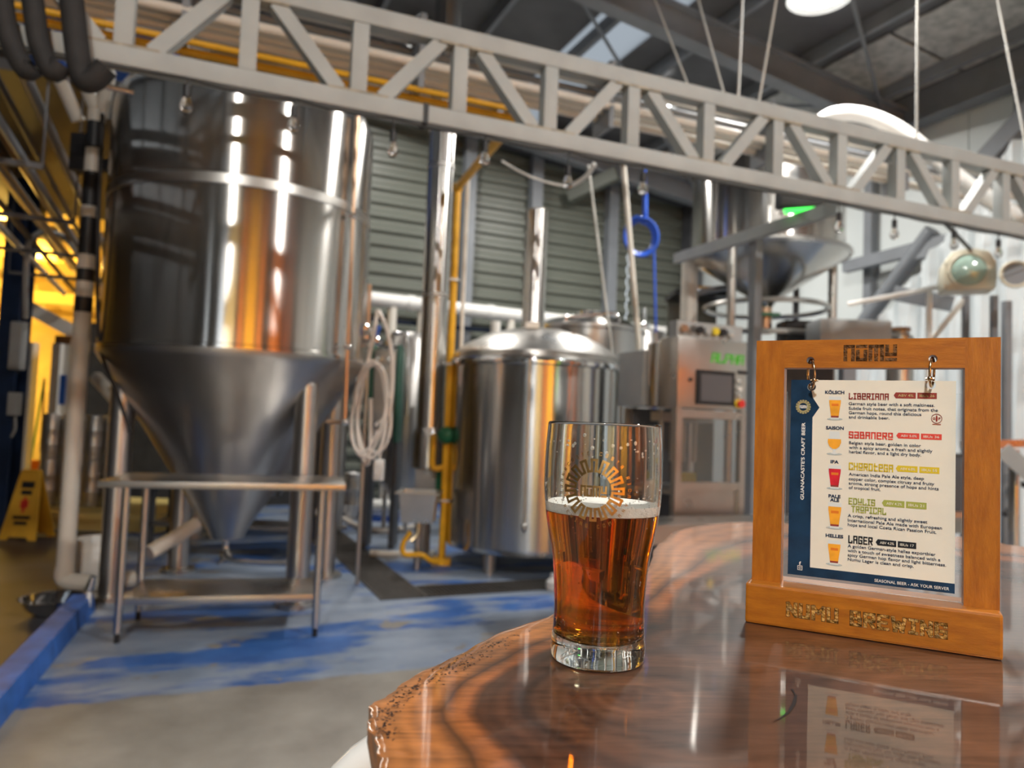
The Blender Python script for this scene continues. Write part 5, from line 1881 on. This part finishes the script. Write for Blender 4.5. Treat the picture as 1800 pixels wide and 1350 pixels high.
# white bar stools tucked around the table
def stool(base, ang, label):
    t = thing('bar_stool', label, 'stool', base, 'white bar stools at the table')
    x_ = Vector((cos(ang), sin(ang), 0))
    y_ = Vector((-sin(ang), cos(ang), 0))
    axs = (x_, y_, Z)
    build('seat', B().box(base + Z * .74, (.38, .36, .035), axs), 'white_plastic', t, bevel=.014)
    for sx in (-1, 1):
        for sy in (-1, 1):
            build('leg', B().tube([base + x_ * (.21 * sx) + y_ * (.20 * sy), base + x_ * (.15 * sx) + y_ * (.14 * sy) + Z * .73], [.014, .018], 12), 'white_plastic', t)
    build('foot_ring', B().tube([base + Z * .3 + x_ * (.19 * a_) + y_ * (.18 * b_) for (a_, b_) in ((-1, -1), (1, -1), (1, 1), (-1, 1))], .011, 10, closed=True), 'white_plastic', t)
    build('back_hoop', B().tube(smooth_path([base + y_ * .16 - x_ * .17 + Z * .75, base + y_ * .19 - x_ * .17 + Z * .92, base + y_ * .20 - x_ * .12 + Z * 1.005, base + y_ * .205 + Z * 1.02, base + y_ * .20 + x_ * .12 + Z * 1.005, base + y_ * .19 + x_ * .17 + Z * .92, base + y_ * .16 + x_ * .17 + Z * .75], 6), .014, 12), 'white_plastic', t)
    return t


q = at(650, 1338, .50)
ang = TH - pi / 2
g1 = at(668, 1338, .56)
b1 = Vector((g1.x, g1.y, 0)) + RT * .12 - FH * .20
stool(b1, ang + 0.0, 'white bar stool whose back shows at the lower left table edge')
g2 = gp(972, 1036)
t = thing('plastic_jug', 'small white plastic jug on the floor just left of the glass', 'jug', g2)
build('body', B().lathe(g2, [(.001, 0), (.05, 0), (.055, .01), (.055, .06), (.03, .085), (.02, .09), (.02, .105), (.001, .107)], 24), 'white_plastic', t)
build('cap', B().cyl(g2 + Z * .103, g2 + Z * .118, .022, 16), 'white_plastic', t)

# ------------------------------------------------------------------ pint of beer
gb_ = gp(1050, 1157, ZT)
GX, GY, GZ = gb_.x, gb_.y, ZT
gl = thing('pint_glass', 'pint glass of amber beer with gold sun emblem on the table', 'glass', gb_ + Z * .0006)
go = gb_ + Z * .0006
outer = [(.0005, .0012), (.026, .0012), (.0300, 0), (.0318, .0015), (.0324, .006), (.0322, .012), (.0313, .022), (.0311, .034), (.0318, .050), (.0336, .069), (.0368, .085), (.0393, .100), (.0407, .114), (.0410, .128), (.0405, .145), (.0398, .156), (.0395, .1605)]
th_ = .0019
inner = [(.0386, .1618), (.0377, .1605), (.0379, .156), (.0386, .145), (.0391, .128), (.0388, .114), (.0374, .100), (.0349, .085), (.0317, .069), (.0299, .050), (.0292, .034), (.0292, .026), (.0284, .0205), (.0255, .0160), (.0200, .0138), (.012, .0128), (.0005, .0125)]


def fine(pr, k=4):
    pts = smooth_path([Vector((r, h, 0)) for (r, h) in pr], k)
    return [(max(p.x, .0004), p.y) for p in pts]


fo, fi = fine(outer), fine(inner)
build('glass', B().lathe(go, fo + fi, 96), 'glass', gl)
LV = .1045
bi = [(r + .00035, h) for (r, h) in fi if h < LV - .0042][::-1]
bi = [(.0004, bi[0][1] - .0003)] + [(r, h - (.0003 if h < .0135 else 0)) for (r, h) in bi]
rl = [r for (r, h) in fi if h > LV - .0042][-1] + .00035
build('beer', B().lathe(go, bi + [(rl, LV - .0042), (.0004, LV - .0042)], 96), 'beer', gl)
fr_ = lambda h: next(r for (r, hh) in fi[::-1] if hh >= h)
build('foam', B().lathe(go, [(.0004, LV - .0041), (fr_(LV - .004) + .0002, LV - .0041), (fr_(LV) + .0002, LV), (fr_(LV + .001) + .0002, LV + .0022), (fr_(LV) - .0025, LV + .0008), (.0004, LV + .0004)], 72), 'foam', gl)


def rad_out(h):
    for (a_, b_) in zip(fo, fo[1:]):
        if a_[1] <= h <= b_[1]:
            f = (h - a_[1]) / max(1e-9, b_[1] - a_[1])
            return a_[0] + (b_[0] - a_[0]) * f
    return .0395


# emblem printed on the outside, facing the viewer
em = at(1043, 862, go.dot(FH) - .041)
ezc = em.z - go.z
tocam = Vector((-go.x, -go.y, 0)).normalized()
sd = Vector((-tocam.y, tocam.x, 0))
if sd.dot(RT) < 0:
    sd = -sd
eoff = (em - go).dot(sd)
ea0 = math.asin(max(-.9, min(.9, eoff / .0408)))


def on_glass(x, y, lift=.00012):
    h = ezc + y
    r = rad_out(h) + lift
    a_ = ea0 + x / .0408
    return go + (tocam * cos(a_) + sd * sin(a_)) * r + Z * h


def glass_quads(b_, quads):
    for q_ in quads:
        # subdivide along the long direction so it hugs the curve
        k = 3
        for i in range(k):
            f0, f1 = i / k, (i + 1) / k
            pts = [q_[0].lerp(q_[1], f0), q_[0].lerp(q_[1], f1), q_[3].lerp(q_[2], f1), q_[3].lerp(q_[2], f0)]
            b_.poly([on_glass(p.x, p.y) for p in pts])
    return b_


def seg_quads(pts, w_):
    out = []
    for (a_, c_) in zip(pts, pts[1:]):
        d_ = (c_ - a_)
        if d_.length < 1e-7:
            continue
        d_.normalize()
        n_ = Vector((-d_.y, d_.x)) * w_ / 2
        out.append([a_ - d_ * w_ / 2 - n_, c_ + d_ * w_ / 2 - n_, c_ + d_ * w_ / 2 + n_, a_ - d_ * w_ / 2 + n_])
    return out


def sun_points(ri, ro, n_):
    pts = []
    for k in range(n_):
        a0_ = tau * k / n_
        st = tau / n_
        for (r_, f) in ((ri, -.25), (ro, -.22), (ro, .22), (ri, .25), ):
            a_ = pi / 2 - (a0_ + st * f)
            pts.append(Vector((cos(a_) * r_, sin(a_) * r_)))
    pts.append(pts[0].copy())
    return pts


qs = seg_quads(sun_points(.0124, .0196, 16), .00165)
build('sun_emblem', glass_quads(B(), qs), 'gold', gl, smooth=False, fix=False)
qd, wdd = stroke_text('nvmu', .9, .25)
sc = .0162 / wdd
qd = [[Vector(((p.x - wdd / 2) * sc, (p.y - 2) * sc * 1.15 - .0008)) for p in q_] for q_ in qd]
build('emblem_word', glass_quads(B(), qd), 'gold', gl, smooth=False, fix=False)
rb = B()


def ring_word(txt, r_, a_start, a_end, inward):
    n_ = len(txt)
    for i, ch in enumerate(txt):
        if ch == ' ':
            continue
        a_ = a_start + (a_end - a_start) * i / (n_ - 1)
        qd_, w_ = stroke_text(ch, .7)
        s_ = .0021 / 4
        er = Vector((sin(a_), cos(a_)))
        et = Vector((cos(a_), -sin(a_)))
        if inward:
            er, et = -er, -et
        o_ = Vector((sin(a_), cos(a_))) * r_
        glass_quads(rb, [[o_ + et * ((p.x - w_ / 2) * s_ * 1.1) + er * ((p.y - 2) * s_) for p in q_] for q_ in qd_])


ring_word('GUANACASTE COSTA RICA', .0238, radians(-98), radians(98), False)
ring_word('BREWING COMPANY', .0238, radians(250), radians(112), True)
build('ring_lettering', rb, 'gold', gl, smooth=False, fix=False)
# condensation drops and foam lacing
dr = B()
rr = random.Random(21)
for i in range(520):
    h = rr.choice([rr.uniform(.012, .10), rr.gauss(.112, .010), rr.uniform(.01, .03)])
    if not .008 < h < .15:
        continue
    a_ = rr.uniform(-1.45, 1.45)
    r_ = rad_out(h)
    n_ = tocam * cos(a_) + sd * sin(a_)
    t_ = n_.cross(Z)
    s_ = rr.uniform(.00018, .00062)
    dr.ball(go + n_ * (r_ + .00002) + Z * h, s_, (1, 1 + rr.random() * 1.4 * (rr.random() < .3), .5), 6, 4, (t_, Z, n_))
build('condensation', dr, 'bulb_glass', gl, kind='stuff', fix=False)
lc = B()
for i in range(70):
    a_ = rr.gauss(.35, .8)
    h = rr.choice([rr.gauss(.146, .004), rr.gauss(.112, .004)])
    ri_ = fr_(h) - .0003
    n_ = tocam * cos(a_) + sd * sin(a_)
    t_ = n_.cross(Z)
    s_ = rr.uniform(.0003, .0011)
    lc.ball(go + n_ * ri_ + Z * h, s_, (1.2, rr.uniform(.6, 1.6), .25), 7, 4, (t_, Z, n_))
build('foam_lacing', lc, 'foam', gl, kind='stuff', fix=False)

# ------------------------------------------------------------------ menu stand
A = gp(1309, 1094, ZT)
Bq = gp(1764, 1163, ZT)
sx_ = (Bq - A)
SW = sx_.length
sx_.normalize()
sn_ = sx_.cross(Z).normalized()
if sn_.dot(FH) > 0:
    sn_ = -sn_                       # front normal, toward the viewer
PF = .016                           # frame front behind the base front
FT = .017                           # frame thickness
BD = .052


def SP(x, y, dpt):
    """pixel -> (along, height) on the plane dpt behind the base front"""
    o_ = A - sn_ * dpt
    p = on_plane(x, y, o_, sn_)
    return (p - o_).dot(sx_), p.z - ZT


def SW3(a_, h_, dpt):
    return A - sn_ * dpt + sx_ * a_ + Z * h_


sg = thing('menu_stand', 'honey varnished wooden menu frame standing on the table', 'menu stand', A + sx_ * SW / 2 - sn_ * BD / 2 + Z * .0003)


def sbox(name, x0, x1, z0, z1, d0, d1, m, par=None, bevel=.0012, **kw):
    bb_ = B().box(SW3((x0 + x1) / 2, (z0 + z1) / 2, (d0 + d1) / 2), (abs(x1 - x0), abs(d1 - d0), abs(z1 - z0)), (sx_, sn_, Z))
    return build(name, bb_, m, par, bevel=bevel, smooth=False, **kw)


HB = (SP(1308, 1024, 0)[1] + SP(1762, 1080, 0)[1]) / 2
sbox('base', 0, SW, .0003, HB, 0, BD, 'sign_wood', sg, bevel=.0022)
xl0, xl1 = SP(1326, 800, PF)[0], SP(1376, 800, PF)[0]
xr0, xr1 = SP(1695, 850, PF)[0], SP(1758.5, 850, PF)[0]
ztp = (SP(1328, 602, PF)[1] + SP(1760, 589, PF)[1]) / 2
zop = (SP(1377, 648, PF)[1] + SP(1696, 645, PF)[1]) / 2
sbox('post', xl0, xl1, HB - .001, ztp, PF, PF + FT, 'sign_wood_upright', sg, bevel=0)
sbox('post', xr0, xr1, HB - .001, ztp, PF, PF + FT, 'sign_wood_upright', sg, bevel=0)
rail = sbox('top_rail', xl1, xr0, zop, ztp, PF, PF + FT, 'sign_wood', sg, bevel=0)
hl = [SP(1424.5, 633.5, PF), SP(1640, 630.5, PF)]
boolcut(rail, [B().tube([SW3(h[0], h[1], PF - .01), SW3(h[0], h[1], PF + FT + .01)], .0031, 24) for h in hl])
# engraved word on the base and the emblem on the rail
qd, wdd = stroke_text('NUMU BREWING', .8, .55)
e0, e1 = SP(1385, 1083, 0), SP(1662, 1110, 0)
sc = (e1[0] - e0[0]) / wdd
zc0 = (SP(1385, 1083, 0)[1] + SP(1662, 1119, 0)[1]) / 2
eh_ = Z * (SP(1385, 1060, 0)[1] - SP(1385, 1084, 0)[1]) / 4.6
qd2, _w = stroke_text('NUMU BREWING', 1.08, .27)
en_ = build('engraved_shade', put_strokes(B(), qd2, SW3(e0[0], zc0, 0), sx_ * sc, eh_, sn_, .00012), 'engraved', sg, smooth=False)  # wider dark strokes paint in the shade along the carved edges
build('engraved_floor', put_strokes(B(), qd, SW3(e0[0], zc0, 0), sx_ * sc, eh_, sn_, .0002), 'engraved_gold', en_, smooth=False)
qd, wdd = stroke_text('nvmu', 1.0, .25)
e0, e1 = SP(1484, 634, PF), SP(1571, 634, PF)
sc = (e1[0] - e0[0]) / wdd
hh_ = SP(1527, 606, PF)[1] - SP(1527, 635, PF)[1]
build('engraved_emblem', put_strokes(B(), qd, SW3(e0[0] + sc * .3, SP(1527, 632, PF)[1], PF), sx_ * sc, Z * hh_ / 5.0, sn_, .0002), 'engraved', sg, smooth=False)

# ------------------------------------------------------------------ menu card
CD = PF + .006                       # card front plane
card = thing('menu_card', 'laminated beer menu hanging from two rings in the wooden frame', 'menu', SW3(*SP(1535, 1025, CD), CD))
c00, c10 = SP(1388.5, 672, CD), SP(1677, 665, CD)
c01, c11 = SP(1387, 1010, CD), SP(1682, 1043, CD)
X0, X1 = (c00[0] + c01[0]) / 2, (c10[0] + c11[0]) / 2
Z1, Z0 = (c00[1] + c10[1]) / 2, (c01[1] + c11[1]) / 2
pcard = sbox('card', X0, X1, Z0, Z1, CD, CD + .0008, 'paper', card, bevel=0)
hc_ = [SP(1427, 680, CD), SP(1637, 677, CD)]
cut = [B().tube([SW3(h[0], h[1], CD - .01), SW3(h[0], h[1], CD + .01)], .0033, 24) for h in hc_]
boolcut(pcard, cut)


def zpx(x, y):
    """pixels of the enlarged study view -> photograph pixels"""
    return 1290 + x * .45173, 570 + y * .45185


def CP(x, y):
    return SP(*zpx(x, y), CD)


def cw(a_, h_, lift):
    return SW3(a_, h_, CD - lift)


def cpoly(name, pts, m, lift=.00015, par=None):
    return build(name, B().poly([cw(a_, h_, lift) for (a_, h_) in pts]), m, par or card, smooth=False, fix=False)


xs = CP(302, 600)[0]
xa = CP(333, 320)
za, zb2 = CP(302, 285)[1], CP(302, 362)[1]
zbot = (CP(297, 946)[1] + CP(866, 1010)[1]) / 2
hx_, hz_ = hc_[0]
NOTCH = []
for k in range(13):
    a_ = pi / 2 + pi * k / 12
    q_ = (hx_ + .0034 * cos(a_), hz_ + .0034 * sin(a_))
    if q_[0] < xs:
        NOTCH.append(q_)
strip = build('navy_strip', B().prism([cw(a_, h_, 0) for (a_, h_) in ((X0, Z1), (xs, Z1), *NOTCH, (xs, za), (xa[0], (za + zb2) / 2), (xs, zb2), (xs, zbot), (X1, zbot), (X1, Z0), (X0, Z0))], sn_ * .00015), 'navy_print', card, smooth=False)


def ctext(body, x, y, xr, cap, m, bold=.004, name='text_line', dy=0):
    a_, h_ = CP(x, y)
    e_ = CP(xr, y)
    return build(name, put_font(B(), body, cw(a_, h_, .0003), sx_, Z, e_[0] - a_, cap, bold), m, card, smooth=False, fix=False)


pxm = (CP(447, 500)[1] - CP(447, 600)[1]) / 100      # metres per study pixel
cap = 12.0 * pxm
LN = [
    (447, 314, 781, 'German style beer with a soft maltiness.'), (447, 332, 794, 'Subtle fruit notes, that originate from the'), (447, 349, 730, 'German hops, round this delicious'), (447, 366, 605, 'and drinkable beer.'),
    (448, 466, 728, 'Belgian style beer, golden in color'), (448, 484, 773, 'with a spicy aroma, a fresh and slightly'), (448, 501, 729, 'herbal flavor, and a light dry body.'),
    (447, 588, 740, 'American India Pale Ale style, deep'), (447, 606, 780, 'copper color, complex citrusy and fruity'), (447, 623, 797, 'aroma, strong presence of hops and hints'), (447, 640, 571, 'of tropical fruit.'),
    (443, 749, 753, 'A crisp, refreshing and slightly sweet'), (443, 767, 810, 'International Pale Ale made with European'), (443, 784, 788, 'hops and local Costa Rican Passion Fruit.'),
    (443, 867, 785, 'A golden German-style helles exportbier'), (443, 885, 804, 'with a touch of sweetness balanced with a'), (443, 902, 826, 'spicy German hop flavor and light bitterness.'), (443, 919, 700, 'Numu Lager is clean and crisp.')]
for (x, y, xr, s_) in LN:
    ctext(s_, x, y, xr, cap, 'navy_text', .012)
for (x, y, xr, s_) in ((355, 270, 430, 'KÖLSCH'), (358, 408, 428, 'SAISON'), (376, 540, 408, 'IPA'), (368, 673, 415, 'PALE'), (374, 688, 410, 'ALE'), (357, 826, 426, 'HELLES')):
    ctext(s_, x, y, xr, 12.5 * pxm, 'navy_text', .04, 'style_name')
ctext('SEASONAL BEER - ASK YOUR SERVER', 547, 1001, 838, 11.5 * pxm, 'white_print', .005, 'footer_text')
# block headings and strength badges
for (txt, x0, x1, y0, y1, m) in (('LIBeRIAnA', 447, 603, 267, 292, 'maroon_print'), ('SaBAneRo', 447, 619, 416, 443, 'red_print'), ('CHoROteGA', 447, 620, 537, 566, 'mustard_print'),
                                 ('EDuLIS', 446, 550, 674, 700, 'olive_print'), ('TRoPICAL', 457, 593, 705, 731, 'olive_print'), ('LAGER', 445, 540, 820, 851, 'ink_print')):
    qd, wdd = stroke_text(txt, .85, .45)
    a0_, h0 = CP(x0, y1)
    a1_, h1 = CP(x0, y0)
    aw = CP(x1, y1)[0] - a0_
    sc = aw / (wdd + .85)
    sy = (h1 - h0) / 4.85
    hb_ = B()
    for q_ in qd:
        hb_.poly([cw(a0_ + (p.x + .42) * sc, h0 + (p.y + .42) * sy, .0003) for p in q_])
    build('beer_name', hb_, m, card, smooth=False, fix=False)
for (x0, xm, xm2, x1, y0, y1, m, t1, t2, tm) in ((630, 708, 714, 790, 265, 288, 'maroon_print', 'ABV 4%', 'IBUs 26', 'gold_print'), (640, 722, 728, 809, 422, 444, 'red_print', 'ABV 5.0%', 'IBUs 36', 'paper'),
                                          (638, 715, 722, 800, 549, 573, 'mustard_print', 'ABV 6.0%', 'IBUs 55', 'paper'), (584, 664, 670, 750, 683, 708, 'olive_print', 'ABV 4.2%', 'IBUs 21', 'paper'),
                                          (560, 632, 638, 710, 836, 860, 'ink_print', 'ABV 4.2%', 'IBUs 17', 'paper')):
    h1, h0 = CP(x0, y0)[1], CP(x0, y1)[1]
    A_ = [CP(x_, y0)[0] for x_ in (x0, xm, xm2, x1)]
    tipx = CP(x0 - 8, y0)[0]
    b1_ = cpoly('badge', [(A_[0], h0), (A_[1], h0), (A_[1], h1), (A_[0], h1), (tipx, (h0 + h1) / 2)], m)
    b2_ = cpoly('badge', [(A_[2], h0), (A_[3], h0), (A_[3], h1), (A_[2], h1)], m)
    for (s_, xa_, xb_, bb_) in ((t1, A_[0], A_[1], b1_), (t2, A_[2], A_[3], b2_)):
        wd_ = xb_ - xa_
        build('badge_text', put_font(B(), s_, cw(xa_ + wd_ * .12, h0 + (h1 - h0) * .30, .0003), sx_, Z, wd_ * .76, (h1 - h0) * .42, .006), tm, bb_, smooth=False, fix=False)
# vertical name on the strip
xv, y_a, y_b = CP(272, 683), CP(272, 683)[1], CP(272, 382)[1]
build('strip_text', put_font(B(), "GUANACASTE'S CRAFT BEER", cw(xv[0], y_a, .0003), Z, -sx_, y_b - y_a, 13 * pxm, .02), 'white_print', card, smooth=False, fix=False)
sc0 = CP(270, 321)
sb_ = B()
for q_ in seg_quads(sun_points(17 * pxm, 27 * pxm, 16), 2.6 * pxm):
    sb_.poly([cw(sc0[0] + p.x, sc0[1] + p.y, .0003) for p in q_])
build('sun_emblem', sb_, 'gold_print', card, smooth=False, fix=False)
qd, wdd = stroke_text('nvmu', .9, .2)
s_ = 27 * pxm / wdd
sb_ = B()
for q_ in qd:
    sb_.poly([cw(sc0[0] + (p.x - wdd / 2) * s_, sc0[1] + (p.y - 2) * s_ * 1.1, .0003) for p in q_])
build('emblem_word', sb_, 'white_print', card, smooth=False, fix=False)
# small marks at the foot of the strip
fx0 = CP(257, 930)
build('letter_mark', put_font(B(), 'f', cw(fx0[0] - 3 * pxm, fx0[1] - 6 * pxm, .0003), sx_, Z, 7 * pxm, 14 * pxm, .03), 'white_print', card, smooth=False, fix=False)
fx1 = CP(257, 947)
sb_ = B()
sqp = [Vector((-8, -8)), Vector((8, -8)), Vector((8, 8)), Vector((-8, 8)), Vector((-8, -8))]
for q_ in seg_quads([p * pxm for p in sqp], 2 * pxm) + seg_quads([Vector((cos(tau * k / 10), sin(tau * k / 10))) * 3.6 * pxm for k in range(11)], 1.6 * pxm):
    sb_.poly([cw(fx1[0] + p.x, fx1[1] + p.y, .0003) for p in q_])
build('camera_mark', sb_, 'white_print', card, smooth=False, fix=False)
# gluten-free style badge
g0 = CP(789, 367)
sb_ = B()
for q_ in seg_quads([Vector((cos(tau * k / 28), sin(tau * k / 28))) * 17 * pxm for k in range(29)], 2 * pxm):
    sb_.poly([cw(g0[0] + p.x, g0[1] + p.y, .0003) for p in q_])
sb_.poly([cw(g0[0] + x * pxm, g0[1] + y * pxm, .0003) for (x, y) in ((-2.5, -11), (2.5, -11), (3.5, 0), (2.5, 9), (0, 14), (-2.5, 9), (-3.5, 0))])
put_font(sb_, 'G', cw(g0[0] - 13 * pxm, g0[1] - 4 * pxm, .0003), sx_, Z, 8 * pxm, 9 * pxm, .03)
put_font(sb_, 'F', cw(g0[0] + 6 * pxm, g0[1] - 4 * pxm, .0003), sx_, Z, 6.5 * pxm, 9 * pxm, .03)
sb_.poly([cw(g0[0] + x * pxm, g0[1] + y * pxm, .0003) for (x, y) in ((-14, -23), (14, -23), (14, -20), (-14, -20))])
build('round_mark', sb_, 'maroon_print', card, smooth=False, fix=False)


# printed beer glasses
def print_glass(xc, yt, yb, beer, kind):
    tp, bt = CP(xc, yt), CP(xc, yb)
    H_ = tp[1] - bt[1]
    f = lambda x, y, l: cw(tp[0] + x * H_, bt[1] + y * H_, l)
    sh = B().poly([f(.30 * cos(tau * k / 20), .035 + .05 * sin(tau * k / 20), .00018) for k in range(20)])
    build('glass_shadow', sh, 'shade_print', card, smooth=False, fix=False)
    if kind == 'goblet':
        gl_ = [(-.22, .72), (-.27, .52), (-.20, .34), (-.06, .22), (-.04, .12), (-.15, .06), (0, .03), (.15, .06), (.04, .12), (.06, .22), (.20, .34), (.27, .52), (.22, .72), (.18, .98), (-.18, .98)]
        be_ = [(-.25, .66), (-.26, .52), (-.19, .35), (-.06, .245), (.06, .245), (.19, .35), (.26, .52), (.25, .66)]
    else:
        gl_ = [(-.16, .03), (.16, .03), (.19, .40), (.24, .75), (.23, .98), (-.23, .98), (-.24, .75), (-.19, .40)]
        be_ = [(-.145, .10), (.145, .10), (.18, .40), (.225, .72), (.225, .83), (-.225, .83), (-.225, .72), (-.18, .40)]
    g_ = build('printed_glass', B().poly([f(x, y, .00024) for (x, y) in gl_]), 'foam_print', card, smooth=False, fix=False)
    build('printed_beer', B().poly([f(x, y, .0003) for (x, y) in be_]), beer, g_, smooth=False, fix=False)
    if kind != 'goblet':
        build('printed_logo', B().poly([f(x, y, .00036) for (x, y) in ((-.13, .58), (.14, .58), (.14, .68), (-.13, .68))]), 'orange', g_, smooth=False, fix=False)
        build('printed_base', B().poly([f(x, y, .00036) for (x, y) in ((-.145, .10), (.145, .10), (.15, .17), (-.15, .17))]), 'maroon_print', g_, smooth=False, fix=False)


print_glass(394, 279, 372, 'beer_print', 'pint')
print_glass(392, 415, 508, 'beer_print', 'goblet')
print_glass(393, 546, 642, 'red_beer_print', 'pint')
print_glass(393, 692, 796, 'beer_print', 'pint')
print_glass(391, 838, 938, 'beer_print', 'pint')
# clear acrylic sheet behind the card
sh = sbox('acrylic_sheet', xl1 + .0015, xr0 - .0015, HB + .0005, SP(1535, 690, CD)[1], CD + .0035, CD + .005, 'clear_sheet', bevel=0, label='clear acrylic sheet standing behind the menu card in the frame', cat='sheet')
# the two split rings
for i, (h, c_) in enumerate(zip(hl, hc_)):
    top = SW3(h[0], h[1] + .0022, PF + FT / 2)
    zc_ = (h[1] + c_[1]) / 2
    cx_ = (h[0] + c_[0]) / 2
    mid = SW3(cx_, zc_, PF + .005)
    Rz = (h[1] - c_[1]) / 2 + .0012
    t = thing('binder_ring', ['brass binder ring through the left hole of the frame', 'brass binder ring through the right hole of the frame'][i], 'ring', mid - Z * Rz, 'binder rings')
    pts = []
    hd = Vector((-mid.x, -mid.y, 0)).normalized()
    tw = math.atan2(hd.dot(sx_), hd.dot(sn_)) + radians(14 if i == 0 else -8)
    for k in range(36):
        a_ = tau * k / 36
        off = sn_ * (cos(a_) * .0105 * cos(tw)) + sx_ * (cos(a_) * .0105 * sin(tw))
        pts.append(mid + off + Z * (sin(a_) * Rz) + sx_ * ((c_[0] - h[0]) * -.5 * sin(a_)))
    build('hoop', B().tube(pts, .0010, 10, closed=True), 'brass_ring', t)
    kn = pts[-3]
    build('clasp', B().ball(kn, .0021).tube([kn - sx_ * .003, kn + sx_ * .003], .0009, 8), 'brass_ring', t)
